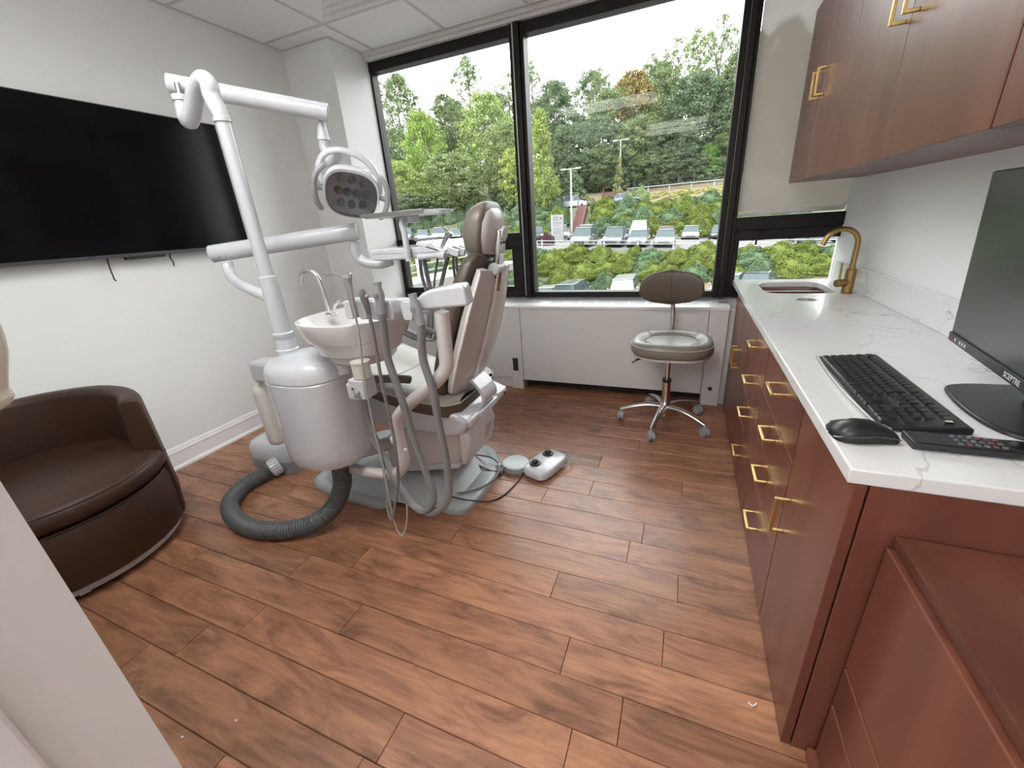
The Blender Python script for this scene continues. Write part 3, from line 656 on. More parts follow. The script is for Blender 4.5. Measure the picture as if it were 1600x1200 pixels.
# rating label on the motor cover and a screw cap
lab = MB(); u = np.array([.030, 0, .125]); u /= np.linalg.norm(u)
p0 = np.array([-.8515, 1.555, .285])
lab.add([p0, p0 + np.array([0, .075, 0]), p0 + np.array([0, .075, 0]) + u * .085, p0 + u * .085], [(0, 1, 2, 3)]); lab.build('rating_label', M['lgrey'], dc, smooth=0)
for k in range(5):
    q = p0 + u * (.010 + k * .014) + np.array([.0004, .008, 0]); l2 = MB(); l2.add([q, q + np.array([0, .056 - .008 * (k % 2), 0]), q + np.array([0, .056 - .008 * (k % 2), 0]) + u * .005, q + u * .005], [(0, 1, 2, 3)]); l2.build('label_print', M['greyp'], dc, smooth=0)
MB().lathe([(0, 0), (.013, 0), (.013, .003), (.005, .003), (.005, .0005), (0, .0005)], 16, (-.8575, 1.462, .262), frame_to((.97, 0, -.23))).build('screw_cap', M['warmwhite'], dc)
# upper seat frame
side_prism([(-1.62, .47), (-1.46, .40), (-1.22, .385), (-.93, .375), (-.865, .40), (-.83, .455), (-.845, .475), (-.93, .507), (-1.22, .512), (-1.45, .56), (-1.64, .60)], 1.385, 1.83, 'seat_frame', M['white'], .018)
MB().box(-.90, -.825, 1.40, 1.50, .428, .474).build('cross_bar', M['white'], dc, bevel=.014, seg=3)
MB().box(-.855, -.822, 1.50, 1.70, .430, .466).build('cross_bar', M['white'], dc, bevel=.008, seg=3)
MB().box(-.90, -.825, 1.70, 1.825, .428, .474).build('cross_bar', M['white'], dc, bevel=.014, seg=3)
MB().box(-.90, -.856, 1.50, 1.70, .432, .452).build('slot', M['gap'], dc, smooth=0)
MB().box(-.8235, -.820, 1.775, 1.79, .440, .455).build('rocker_switch', M['blackp'], dc, smooth=0)
# seat and leg pad: profile along X, rounded across Y
prof = [(-.885, .552), (-.95, .562), (-1.10, .572), (-1.28, .605), (-1.42, .655), (-1.52, .682), (-1.62, .685), (-1.75, .655), (-1.95, .60), (-2.12, .55), (-2.18, .525)]
prof = [(p[0], p[2]) for p in spline([(x, 0, z) for x, z in prof], 4)]
def halfw(x):
    t = (x + .885) / (-2.18 + .885); return (.247 if t < .5 else .247 - .05 * (t - .5) * 2) * (1 - max(0, (t - .93) / .07) ** 2 * .35) * (1 - max(0, (.05 - t) / .05) ** 2 * .28)
topr, sider = [], []
for x, z in prof:
    w = halfw(x); d = .016
    topr.append([(x, CY + w * s_, z + dz) for s_, dz in ((-1, -d), (-.97, -.004), (-.90, .004), (-.6, .008), (-.25, -.004), (0, -.008), (.25, -.004), (.6, .008), (.90, .004), (.97, -.004), (1, -d))])
m = MB(); n_ = len(topr[0])
for r in topr: m.v += r
for i in range(len(topr) - 1):
    for k in range(n_ - 1): m.f.append((i * n_ + k, i * n_ + k + 1, (i + 1) * n_ + k + 1, (i + 1) * n_ + k))
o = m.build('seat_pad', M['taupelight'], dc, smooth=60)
m = MB(); rings = []
for x, z in prof:
    w = halfw(x); rings.append([(x, CY - w, z - .016), (x, CY - w - .004, z - .03), (x, CY - w * .96, z - .078), (x, CY + w * .96, z - .078), (x, CY + w + .004, z - .03), (x, CY + w, z - .016)])
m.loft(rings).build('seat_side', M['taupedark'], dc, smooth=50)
for s_ in (-1, 1): MB().tube([(x, CY + s_ * (halfw(x) + .0005), z - .0155) for x, z in prof], .0028, 8).build('piping', M['pip'], dc)
x, z = prof[0]; MB().tube([(x + .001, CY - halfw(x) + (2 * halfw(x)) * t, z - .0155) for t in np.linspace(0, 1, 6)], .0028, 8).build('piping', M['pip'], dc)
for xx in (-1.30, -1.62):
    i = min(range(len(prof)), key=lambda q: abs(prof[q][0] - xx)); zz = prof[i][1]
    MB().tube(spline([(xx + .06 * (1 - abs(t) ** 2) , CY + t * .235, zz + .004 + .004 * abs(t)) for t in np.linspace(-1, 1, 7)], 4), .002, 6).build('seam', M['taupe'], dc)
# near armrest
arm = spline([(-1.44, 1.37, .57), (-1.40, 1.355, .612), (-1.33, 1.35, .640), (-1.22, 1.365, .652), (-1.13, 1.385, .650), (-1.10, 1.392, .646)], 6)
MB().tube(arm, [.012] + [.024] * (len(arm) - 3) + [.022, .010], 14, flat=.8).build('armrest', M['taupedark'], dc, smooth=60)
# backrest: local axes  b = up along the back, n = backwards (away from the patient)
bdir = np.array([.20, 0, .56]); bdir /= np.linalg.norm(bdir); ndir = np.array([bdir[2], 0, -bdir[0]]); yv = np.array([0, 1., 0])
BO = np.array([-.955, CY, .585])
bp_ = lambda u, v, w: tuple(BO + bdir * u + yv * v + ndir * w)        # u up, v across, w backwards
def hw_shell(u):
    pts = [(0, .175), (.05, .195), (.22, .205), (.38, .195), (.46, .175), (.52, .16), (.565, .145)]
    for (a, p), (b, q) in zip(pts[:-1], pts[1:]):
        if u <= b: return p + (q - p) * (u - a) / (b - a)
    return .145
vs_ = np.linspace(-1, 1, 17)
def shelltop(s_): return .565 - .055 * math.exp(-(s_ / .33) ** 2)
m = MB(); N, us = len(vs_), np.linspace(0, 1, 15)
back = [[None] * N for _ in us]; front = [[None] * N for _ in us]
for i, t in enumerate(us):
    for k, s_ in enumerate(vs_):
        u = t * shelltop(s_) + (1 - t) * (.02 * (1 - s_ * s_) * -1); hw = hw_shell(u)
        ridge = .014 * math.exp(-((abs(s_) - .16) / .07) ** 2)
        w = .050 - .020 * abs(s_) ** 4 + .010 * math.sin(PI * t)
        back[i][k] = bp_(u, s_ * hw, w); front[i][k] = bp_(u, s_ * hw * .985, min(w - .008, .012))
V = [p for r in back for p in r] + [p for r in front for p in r]; o_ = len(us) * N; fs = []
for i in range(len(us) - 1):
    for k in range(N - 1):
        a = i * N + k; fs += [(a, a + 1, a + N + 1, a + N), (o_ + a, o_ + a + N, o_ + a + N + 1, o_ + a + 1)]
for i in range(len(us) - 1):
    for k in (0, N - 1): a = i * N + k; fs.append((a, a + N, o_ + a + N, o_ + a))
for k in range(N - 1):
    for i in (0, len(us) - 1): a = i * N + k; fs.append((a, a + 1, o_ + a + 1, o_ + a))
m.add(V, fs); m.build('backrest_shell', M['warmwhite'], dc, smooth=50)
M['ridge'] = pm('white_ridge_plastic', (.80, .80, .80), .22)
MB().tube([bp_(u, -.004, .053 + .010 * math.sin(PI * u / .53)) for u in np.linspace(.0, .505, 12)], .019, 10, flat=.30).build('shell_ridge', M['ridge'], dc, smooth=60)
for s_ in (-1, 1): MB().tube([bp_(u, s_ * (hw_shell(u) - .004), .030 + .010 * math.sin(PI * u / .56)) for u in np.linspace(.01, .555, 14)], .0065, 8).build('shell_rim', M['ridge'], dc, smooth=60)
# padded cushion in front of the shell, with bolsters wrapping round
rings = []
for u, hw, th in ((-.06, .10, .02), (-.045, .16, .045), (0, .205, .062), (.10, .225, .075), (.25, .230, .080), (.40, .222, .078), (.50, .200, .070), (.575, .175, .058), (.615, .135, .042), (.625, .09, .022)):
    ring = []
    for a in np.linspace(0, 2 * PI, 24, endpoint=False):
        c_, s2 = math.cos(a), math.sin(a)
        v = hw * math.copysign(abs(c_) ** .7, c_); w = (th if s2 < 0 else .018) * math.copysign(abs(s2) ** .6, s2) - .012
        dip = .045 * math.exp(-(v / .075) ** 2) if u > .55 else 0
        ring.append(bp_(u - dip, v, w))
    rings.append(ring)
MB().loft(rings).build('backrest_pad', M['taupedark'], dc, smooth=70)
# curved support strap from the shell down into the cross bar
st = spline([bp_(.03, -.01, .058), (-.87, 1.60, .60), (-.826, 1.60, .545), (-.822, 1.60, .50), (-.862, 1.60, .452)], 5)
st2 = []
for i, p in enumerate(st):
    d = np.array(st[min(i + 1, len(st) - 1)]) - np.array(st[max(i - 1, 0)]); d /= np.linalg.norm(d); nn = np.array([d[2], 0, -d[0]])
    hwid = .062 + .014 * (i / len(st)); st2.append([tuple(np.array(p) + nn * a + yv * b) for a, b in ((-.007, -hwid), (.007, -hwid), (.007, hwid), (-.007, hwid))])
MB().loft(st2).build('back_support', M['white'], dc, bevel=.003)
# headrest
HO = BO + bdir * .685 + ndir * (-.032); hd = np.array([.10, 0, .56]); hd /= np.linalg.norm(hd); hn = np.array([hd[2], 0, -hd[0]])
hp = lambda u, v, w: tuple(HO + hd * u + yv * v + hn * w)
def pad(name, rows, mat, n=24, pw=.7):
    rings = []
    for u, hw, f, b in rows:
        ring = []
        for a in np.linspace(0, 2 * PI, n, endpoint=False):
            c_, s2 = math.cos(a), math.sin(a); ring.append(hp(u, hw * math.copysign(abs(c_) ** pw, c_), (f if s2 < 0 else b) * abs(s2) ** pw * (1 if s2 > 0 else -1)))
        rings.append(ring)
    return MB().loft(rings).build(name, mat, dc, smooth=70)
pad('headrest_pad', [(-.105, .03, .015, .004), (-.10, .07, .04, .010), (-.07, .105, .078, .018), (-.01, .125, .092, .022), (.05, .120, .084, .022), (.09, .100, .060, .018), (.112, .06, .030, .010), (.117, .025, .012, .003)], M['taupe'])
pad('headrest_shell', [(-.085, .05, -.002, .022), (-.07, .085, -.004, .036), (-.01, .108, -.004, .044), (.045, .104, -.004, .042), (.08, .08, -.004, .034), (.095, .045, -.004, .02)], M['warmwhite'])
MB().add([hp(u, v, w) for w in (.040, .066) for u, v in ((-.16, -.034), (-.16, .034), (.02, .034), (.02, -.034))], [(0, 1, 2, 3), (4, 7, 6, 5), (0, 4, 5, 1), (1, 5, 6, 2), (2, 6, 7, 3), (3, 7, 4, 0)]).build('headrest_bracket', M['alu'], dc, bevel=.010, seg=3)
MB().lathe([(0, 0), (.028, 0), (.028, .010), (.022, .013), (0, .013)], 20, hp(.005, 0, .062), frame_to(hn)).build('bracket_cap', M['lgrey'], dc)
MB().lathe([(0, 0), (.018, 0), (.018, .008), (0, .010)], 20, hp(-.055, 0, .063), frame_to(hn)).build('bracket_cap', M['lgrey'], dc)
for dv in (-.018, .012): MB().lathe([(0, 0), (.006, 0), (.006, .006), (0, .006)], 10, hp(-.03, dv, .064), frame_to(hn)).build('bolt', M['blackp'], dc)
MB().tube([hp(-.135, -.045, .05), hp(-.135, .045, .05)], .025, 18).build('headrest_joint', M['lgrey'], dc, bevel=.004)
MB().tube([hp(-.13, 0, .055), bp_(.47, 0, .055)], .020, 12).build('headrest_post', M['alu'], dc)

# ------------------------------------------------------------------ side unit: water box, cuspidor, pole
PX, PY = -1.449, 1.10
bxx, bxy = -1.350, 1.105
du = thing('dental_side_unit', 'white barrel-shaped dental water unit with tall bent lamp pole and spittoon', 'dental unit', (bxx, bxy, 0))
prof = [(.80, .395), (.93, .40), (.985, .425), (1.0, .46), (1.0, .762), (.982, .765), (.982, .769), (1.0, .772), (.985, .80), (.93, .825), (.80, .842), (.5, .853), (.05, .855)]
MB().loft([sring(bxx, bxy, z, .172 * s_, .150 * s_, 2.5, 48) for s_, z in prof]).build('water_box', M['white'], du, smooth=40)
MB().loft([sring(bxx - .03, bxy, z, .035, .03, 4, 20) for z in (.32, .40)]).build('valve_block', M['offwhite'], du, bevel=.003)
# support arm from the chair base
MB().tube([(-1.33, 1.13, .375), (-1.32, 1.25, .33), (-1.31, 1.40, .28)], .035, 14).build('support_arm', M['white'], du)
pole = [(PX, PY, .84), (PX, PY, 1.66)] + [A(331, 150, Y=1.10), A(327, 133, Y=1.10), A(319, 124, Y=1.103), A(311, 131, Y=1.107), A(305, 148, Y=1.112), A(300, 176, Y=1.118), A(297, 189, Y=1.124), A(291, 187, Y=1.14), A(286, 172, Y=1.155), A(283, 157, Y=1.165)]
pp = pole[:2] + spline(pole[1:], 5)[1:]
MB().tube(pp, [.0235] * 2 + [.0265] * (len(pp) - 22) + list(np.linspace(.0265, .021, 20)), 22).build('pole', M['white'], du, smooth=60)
MB().lathe([(.0272, 0), (.0272, .012), (.025, .014), (.024, 0)], 24, (PX, PY, 1.645)).build('pole_ring', M['white'], du)
MB().lathe([(.042, 0), (.042, .03), (.037, .034), (.036, .075), (.0385, .078), (.0385, .096), (.033, .10), (.0305, .30), (.0305, .312), (.0275, .314), (.0255, .316), (.024, 0)], 28, (PX, PY, .835)).build('pole_sleeve', M['white'], du, smooth=40)
# spittoon bowl
M['bowl'] = pm('bowl_ceramic', (.66, .655, .655), .14, coat=.3)
bcx, bcy, bz = -1.115, 1.15, .995
ov = lambda k, z, sx=1.0: sring(bcx + .012 * (1 - k), bcy, z, .200 * k * sx, .185 * k, 2.3, 40)
bowl = [ov(.45, bz - .165), ov(.55, bz - .163), ov(.62, bz - .150), ov(.66, bz - .128), ov(.74, bz - .122), ov(.77, bz - .10), ov(.82, bz - .075), ov(.90, bz - .07), ov(.95, bz - .045), ov(1.0, bz - .008), ov(1.0, bz), ov(.965, bz + .002), ov(.93, bz - .008), ov(.75, bz - .05), ov(.4, bz - .075), ov(.05, bz - .08)]
MB().loft(bowl).build('spittoon_bowl', M['bowl'], du, smooth=50)
MB().lathe([(.058, 0), (.052, .02), (.05, .05), (.06, .06), (0, .06)], 24, (-1.205, 1.125, bz - .215)).build('bowl_neck', M['bowl'], du)
# flush and cup spouts
g = [A(513, 488, Y=1.17), A(505, 455, Y=1.17), A(497, 434, Y=1.17), A(487, 424, Y=1.17), A(477, 424, Y=1.17), A(470, 432, Y=1.17), A(471, 445, Y=1.17)]
MB().tube(spline(g, 6), .0075, 12).build('cup_filler', M['chrome'], du)
g = [A(522, 488, Y=1.15), A(523, 478, Y=1.15), A(530, 472, Y=1.15), A(538, 473, Y=1.15)]
MB().tube(spline(g, 6), .006, 10).build('bowl_rinse_spout', M['chrome'], du)
for q in ((513, 490, 1.17), (522, 490, 1.15)): MB().lathe([(.014, 0), (.014, .004), (.009, .008), (0, .008)], 16, np.array(A(q[0], q[1], Y=q[2])) - np.array([0, 0, .006])).build('spout_flange', M['chrome'], du)
# clean water bottle and its grey holder
bt, bb = np.array(A(396, 622, Y=1.25)), np.array(A(431, 716, Y=1.25))
bt = np.array([bb[0] + .0, 1.25, bt[2]])
MB().lathe([(0, 0), (.038, 0), (.046, .012), (.048, .03), (.048, .29), (.044, .315), (.025, .335), (.018, .34), (.018, .37), (0, .37)], 24, (A(429, 665, Y=1.25)[0], 1.25, .285)).build('water_bottle', M['offwhite'], du)
MB().box(-1.885, -1.60, 1.20, 1.30, .645, .745).build('bottle_bracket', M['lgrey'], du, bevel=.016, seg=3)
MB().lathe([(0, 0), (.007, 0), (.007, .01), (0, .01)], 10, (-1.83, 1.24, .634)).build('bracket_screw', M['greyp'], du)
# control cup and regulator on the box side
cp = np.array(A(561, 592, Y=.985))
MB().lathe([(.030, 0), (.031, .05), (.033, .052), (.033, .058), (.027, .056), (0, .054)], 22, cp + np.array([0, .02, 0])).build('suction_cup', M['offwhite'], du)
MB().box(cp[0] - .045, cp[0] + .02, .975, 1.04, cp[2] - .075, cp[2] - .002).build('regulator', M['lgrey'], du, bevel=.006)
MB().box(cp[0] - .075, cp[0] - .03, .99, 1.05, cp[2] - .09, cp[2] - .025).build('regulator_housing', M['white'], du, bevel=.008)
MB().lathe([(0, 0), (.010, 0), (.010, .012), (.007, .014), (0, .014)], 14, (cp[0] - .008, .975, cp[2] - .048), frame_to((0, -1, 0))).build('regulator_knob', M['greyp'], du)
MB().lathe([(0, 0), (.004, 0), (.004, .003), (0, .003)], 10, (cp[0] - .028, .975, cp[2] - .035), frame_to((0, -1, 0))).build('regulator_dial', M['blackp'], du)
MB().box(cp[0] - .03, cp[0] + .002, .974, .9755, cp[2] - .070, cp[2] - .063).build('regulator_label', M['greyp'], du, smooth=0)

# ------------------------------------------------------------------ operating light on its arm
al = A(262, 130, Y=1.175); ar = A(513, 176, Y=1.50)
ol = thing('operating_light', 'white dental operating light with grey side handles hanging from its long swing arm', 'lamp', (ar[0], ar[1], ar[2] - .35))
def oval_arm(p0, p1, r, n=20, flat=1.15):
    m = MB(); m.tube([lerp(p0, p1, t) for t in (0, .004, .996, 1)], [r * .82, r, r, r * .82], n, flat=flat); return m
oval_arm(al, ar, .0275).build('swing_arm', M['white'], ol, smooth=45)
pv = A(283, 155, Y=1.165)
MB().tube([pv, (pv[0] - .002, pv[1] + .005, pv[2] + .05)], .010, 12).build('arm_pivot', M['steel'], ol)
MB().lathe([(.027, 0), (.028, .01), (.026, .018), (0, .018)], 20, np.array(pv) - np.array([0, 0, .006])).build('pivot_cap', M['white'], ol)
LC = np.array(A(550, 299, Y=1.44)); ln = np.array([.50, -.70, -.40]); ln /= np.linalg.norm(ln)
lx = np.cross(np.array([0, 0, 1.]), ln); lx /= np.linalg.norm(lx); ly = np.cross(ln, lx)
th = math.radians(-14); lx, ly = lx * math.cos(th) + ly * math.sin(th), -lx * math.sin(th) + ly * math.cos(th)
lp = lambda x, y, z: tuple(LC + lx * x + ly * y + ln * z)
lp_yoke = lp(-.045, .122, -.066)
LY = 1.50
q0, q1, q2, q3, q4 = A(501, 186, Y=LY), A(503, 205, Y=LY), A(507, 222, Y=LY), A(510, 235, Y=LY), A(518, 250, Y=LY)
MB().tube([A(500, 180, Y=LY), A(502, 196, Y=LY)], .010, 12).build('light_pivot', M['steel'], ol)
MB().tube([A(501, 192, Y=LY), A(504, 207, Y=LY), A(506, 219, Y=LY)], [.017, .020, .025], 18).build('neck', M['white'], ol)
MB().tube(spline([A(506, 219, Y=LY), A(508, 232, Y=LY), A(512, 242, Y=LY - .005), A(519, 254, Y=LY - .01), lp_yoke], 5), [.021] * 16 + [.018] * 3 + [.015, .012], 16).build('neck', M['white'], ol, smooth=60)
def hexring(k, z, dy=0): return [lp(.108 * k * math.copysign(abs(math.cos(a)) ** .72, math.cos(a)), dy + .100 * k * math.copysign(abs(math.sin(a)) ** .8, math.sin(a)) * (1.0 if math.sin(a) < 0 else .95), z) for a in np.linspace(0, 2 * PI, 36, endpoint=False)]
MB().loft([hexring(.5, -.062), hexring(.78, -.052), hexring(.96, -.025), hexring(1.0, .0), hexring(.98, .022), hexring(.95, .028), hexring(.90, .026, -.006), hexring(.89, .012, -.006)]).build('lamp_head', M['white'], ol, smooth=50)
MB().loft([hexring(.885, .0125, -.006), hexring(.885, .0145, -.006)]).build('lens_plate', pm('lens_plate', (.16, .16, .165), .22, metal=.4), ol)
wells = [(-.045, .05), (.0, .052), (.045, .048), (-.055, .0), (-.018, .0), (.02, .0), (.058, .0), (-.045, -.05), (.0, -.052), (.045, -.048)]
for i, (x, y) in enumerate(wells):
    MB().lathe([(0, 0), (.008, .0005), (.0145, .004), (.0165, .004), (.0165, .006), (.0, .006)] if False else [(.017, 0), (.017, .003), (.0145, .003), (.010, .0005), (0, .0002)], 18, lp(x * .92, y * .92, .0143), np.stack([lx, ly, ln], 1)).build('led_well', pm('led_well_orange', (.075, .045, .035), .3, metal=.3) if i == 3 else M['dhose'], ol)
MB().loft([hexring(.895, .0255, -.006), hexring(.895, .0275, -.006)]).build('lens_cover', glassmat('lens_cover_glass'), ol)
for s_ in (-1, 1):
    hnd = spline([lp(s_ * .100, .080, -.005), lp(s_ * .128, .050, .010), lp(s_ * .138, .0, .014), lp(s_ * .132, -.055, .010), lp(s_ * .112, -.095, .0)], 5)
    hb = MB().tube(hnd, [.006] + [.011] * (len(hnd) - 2) + [.006], 12).build('side_handle', M['greyp'], ol, smooth=60)
    MB().tube([lp(s_ * .095, -.005, 0), lp(s_ * .135, -.005, .010)], .010, 10).build('handle_stub', M['greyp'], ol)
yoke = spline([lp(-.108, .0, -.02), lp(-.126, .045, -.045), lp(-.108, .095, -.06), lp(-.06, .122, -.066), lp(.0, .122, -.066), lp(.06, .10, -.06), lp(.10, .05, -.04), lp(.106, .0, -.02)], 5)
MB().tube(yoke, .0095, 12, flat=1.4).build('yoke', M['white'], ol, smooth=60)

# ------------------------------------------------------------------ doctor's delivery unit on its arm
bl_, br_ = A(330, 397, Y=1.21), A(560, 361, Y=1.52)
dl = thing('delivery_unit', 'white instrument delivery head with small tray table on a horizontal swing arm', 'dental unit', (br_[0], br_[1], br_[2] - .15))
oval_arm(bl_, br_, .031).build('swing_arm', M['white'], dl, smooth=45)
for q in ((344, 401), (352, 400)): MB().lathe([(0, 0), (.004, 0), (.004, .003), (0, .003)], 8, np.array(A(q[0], q[1], Y=1.185)), frame_to((0, -1, 0))).build('arm_screw', M['greyp'], dl)
brk = spline([(PX, PY + .01, 1.055), A(392, 452, Y=1.13), A(372, 442, Y=1.16), A(359, 428, Y=1.19), A(355, 412, Y=1.21)], 6)
MB().tube(brk, .021, 14).build('arm_bracket', M['white'], dl, smooth=60)
MB().lathe([(.023, 0), (.023, .02), (0, .02)], 18, np.array(A(355, 412, Y=1.21)) - np.array([0, 0, .012])).build('bracket_collar', M['white'], dl)
MB().tube([A(552, 368, Y=1.52), A(553, 383, Y=1.52)], .013, 12).build('arm_pivot', M['steel'], dl)
MB().tube(spline([A(553, 378, Y=1.52), A(555, 392, Y=1.52), A(561, 404, Y=1.53), A(575, 411, Y=1.54), A(595, 412, Y=1.56), A(612, 407, Y=1.58)], 6), .0215, 16).build('drop_elbow', M['white'], dl, smooth=60)
YN, YF = 1.47, 1.74
poly = [(579, 403), (577, 395), (581, 390), (612, 388), (650, 386), (664, 382), (673, 376), (686, 389), (699, 396), (696, 401), (684, 402), (655, 404), (600, 408), (585, 408)]
P2 = [A(x, y, Y=YN) for x, y in poly]
m = MB().prism(P2, lambda p: (p[0], YN, p[2]), lambda p: (p[0], YF, p[2])); m.build('delivery_body', M['white'], dl, bevel=.012, seg=3)
m = MB().prism([A(x, y, Y=YN - .003) for x, y in ((581, 397), (582, 395.8), (686, 392.5), (686, 393.6))], lambda p: (p[0], YN - .002, p[2]), lambda p: (p[0], YN + .01, p[2])); m.build('body_seam', M['lgrey'], dl)
# slanted control panel and instrument cradle
pa, pb = np.array(A(676, 379, Y=1.60)), np.array(A(720, 392, Y=1.60))
d = (pb - pa); L_ = np.linalg.norm(d); d /= L_
Mx = np.stack([d, yv, np.cross(d, yv)], 1)
MB().obox((pa + pb) / 2 + np.array([0, 0, .004]), L_ / 2, .13, .010, Mx).build('control_panel', M['white'], dl, bevel=.008, seg=3)
for k in range(5):
    for j in range(2): MB().obox(pa + d * (.03 + j * .03) + yv * (-.05 + k * .025) + np.array([0, 0, .0165]), .005, .005, .001, Mx).build('key_pad', M['lgrey'], dl, smooth=0)
MB().tube([np.array(A(664, 372, Y=1.60)) + yv * -.07, np.array(A(664, 372, Y=1.60)) + yv * .09], .013, 12, flat=.6).build('viewer_bar', M['white'], dl)
for k in range(5):
    y = 1.50 + k * .05; q = np.array(A(722, 393, Y=y))
    q[0] = pb[0] + .018; q[2] = pb[2] + .004
    MB().obox(q, .030, .006, .014, Mx).build('cradle_fork', M['white'], dl, bevel=.003)
MB().tube([A(655, 402, Y=1.46), A(682, 399, Y=1.44), A(696, 400, Y=1.44)], [.012, .011, .016], 12).build('grip_handle', M['white'], dl, bevel=.002)
# tray table post and tray
tp = spline([A(639, 408, Y=1.45), A(636, 392, Y=1.45), A(632, 365, Y=1.45), A(628, 350, Y=1.45), A(632, 342, Y=1.47), A(645, 339, Y=1.50)], 5)
MB().tube(tp, .0125, 12).build('tray_post', M['white'], dl, smooth=60)
MB().lathe([(.016, 0), (.016, .03), (0, .03)], 14, np.array(A(637, 402, Y=1.45))).build('post_collar', M['white'], dl)
tz = A(640, 336, Y=1.5)[2]
x0, x1 = A(588, 332, Y=1.52)[0], A(690, 331, Y=1.52)[0]
MB().box(A(640, 342, Y=1.5)[0] - .02, A(640, 342, Y=1.5)[0] + .03, 1.47, 1.53, tz - .03, tz - .004).build('tray_mount', M['white'], dl, bevel=.004)
ty = [1.40, 1.64]
MB().loft([[(x0 + e, ty[0] + e, tz + z), (x1 - e, ty[0] + e, tz + z), (x1 - e, ty[1] - e, tz + z), (x0 + e, ty[1] - e, tz + z)] for e, z in ((.02, -.004), (.0, .014), (.004, .014), (.024, 0))]).build('tray', M['alu'], dl, bevel=.003)
# syringe and handpiece hoses hanging from the cradle
MB().tube([A(689, 388, Y=1.50), A(699, 368, Y=1.50), A(704, 363, Y=1.50)], [.007, .0095, .007], 12).build('syringe_body', M['steel'], dl)
MB().tube(spline([A(704, 363, Y=1.50), A(701, 369, Y=1.50)], 2), .011, 10).build('syringe_head', M['steel'], dl)
MB().tube(spline([A(704, 364, Y=1.50), A(697, 356, Y=1.50), A(690, 354, Y=1.50), A(682, 352, Y=1.50)][::1], 5), .0028, 8).build('syringe_tip', M['steel'], dl)
for (a, b, c_), r_ in ((((656, 404), (659, 430), (668, 470)), .008), (((662, 404), (668, 432), (674, 470)), .010), (((684, 404), (680, 430), (676, 470)), .005), (((700, 402), (694, 425), (684, 470)), .009), (((708, 398), (709, 420), (716, 470)), .006), (((713, 396), (714, 420), (722, 470)), .006)):
    z_ = 1.58
    MB().tube(spline([A(*a, Y=z_), A(*b, Y=z_), A(*c_, Y=z_), A(c_[0] - 6, c_[1] + 60, Y=z_), A(c_[0] - 60, c_[1] + 40, Y=1.55)], 6), r_, 10).build('instrument_hose', M['hose'], dl, smooth=60)

# ------------------------------------------------------------------ assistant's instrument holder on its tube
hz = thing('instrument_holder', 'white slotted assistant instrument holder on a bent white tube beside the chair', 'instrument holder', A(655, 480, Y=1.02))
tb = [A(545, 731, Y=1.15), A(575, 737, Y=1.11), A(602, 741, Y=1.08), A(622, 738, Y=1.06), A(631, 722, Y=1.05), A(627, 700, Y=1.05), A(621, 672, Y=1.05), A(622, 652, Y=1.05), A(637, 633, Y=1.045), A(662, 612, Y=1.03), A(685, 592, Y=1.01), A(697, 572, Y=1.01), A(696, 548, Y=1.01), A(690, 487, Y=1.01)]
tb = spline(tb, 5)
MB().tube(tb, .0225, 18).build('tube', M['warmwhite'], hz, smooth=60)
MB().lathe([(.024, 0), (.027, .004), (.027, .016), (.024, .02)], 20, np.array(A(622, 689, Y=1.05)), None).build('tube_collar', M['warmwhite'], hz)
MB().lathe([(0, 0), (.006, 0), (.006, .012), (0, .014)], 10, np.array(A(633, 702, Y=1.03)), frame_to((.8, -.6, 0))).build('clamp_screw', M['warmwhite'], hz)
MB().box(-1.345, -1.27, 1.10, 1.18, .335, .385).build('tube_bracket', M['warmwhite'], hz, bevel=.006)
HYF, HYB = .985, 1.05
fp = [(652, 486), (650, 468), (658, 459), (672, 453), (700, 448), (720, 445.5), (724, 447.5), (732, 477), (728, 479)]
Q = [A(x, y, Y=HYF) for x, y in fp]
m = MB().prism(Q, lambda p: (p[0], HYF, p[2]), lambda p: (p[0] - .008, HYF + .055, p[2] + .002)); m.build('end_block', M['white'], hz, bevel=.008, seg=3)
xl, xr = A(538, 480, Y=1.0)[0], A(655, 470, Y=1.0)[0]
zt, zb_ = A(545, 469, Y=1.0)[2], A(548, 497, Y=1.0)[2]
MB().box(xl, xr + .02, 1.025, 1.055, zb_ + .012, zt).build('rail', M['white'], hz, bevel=.006, seg=3)
slots = [(551, 0), (577, 1), (596, 2), (622, None), (651, 3)]
edges = [538, 560, 586, 611, 640]
for i, (a, b) in enumerate(((537, 549), (558, 570), (577, 589), (600, 612), (627, 642))):
    xa, xb = A(a, 480, Y=HYF)[0], A(b, 478, Y=HYF)[0]
    MB().prism([(xa + .004, zb_), (xa, zb_ + .01), (xa, zt - .012), (xa + .006, zt), (xb - .006, zt), (xb, zt - .012), (xb, zb_ + .01), (xb - .004, zb_)], lambda p: (p[0], HYF, p[1]), lambda p: (p[0], 1.03, p[1])).build('fork', M['white'], hz, bevel=.003)
q = A(618, 478, Y=1.02); MB().box(q[0] - .005, q[0] + .005, 1.022, 1.026, q[2] - .013, q[2] + .013).build('slot', M['blackp'], hz, smooth=0)

def hose_path(pts, n=6): return spline([A(x, y, Y=Y_) for x, y, Y_ in pts], n)
HY = .965
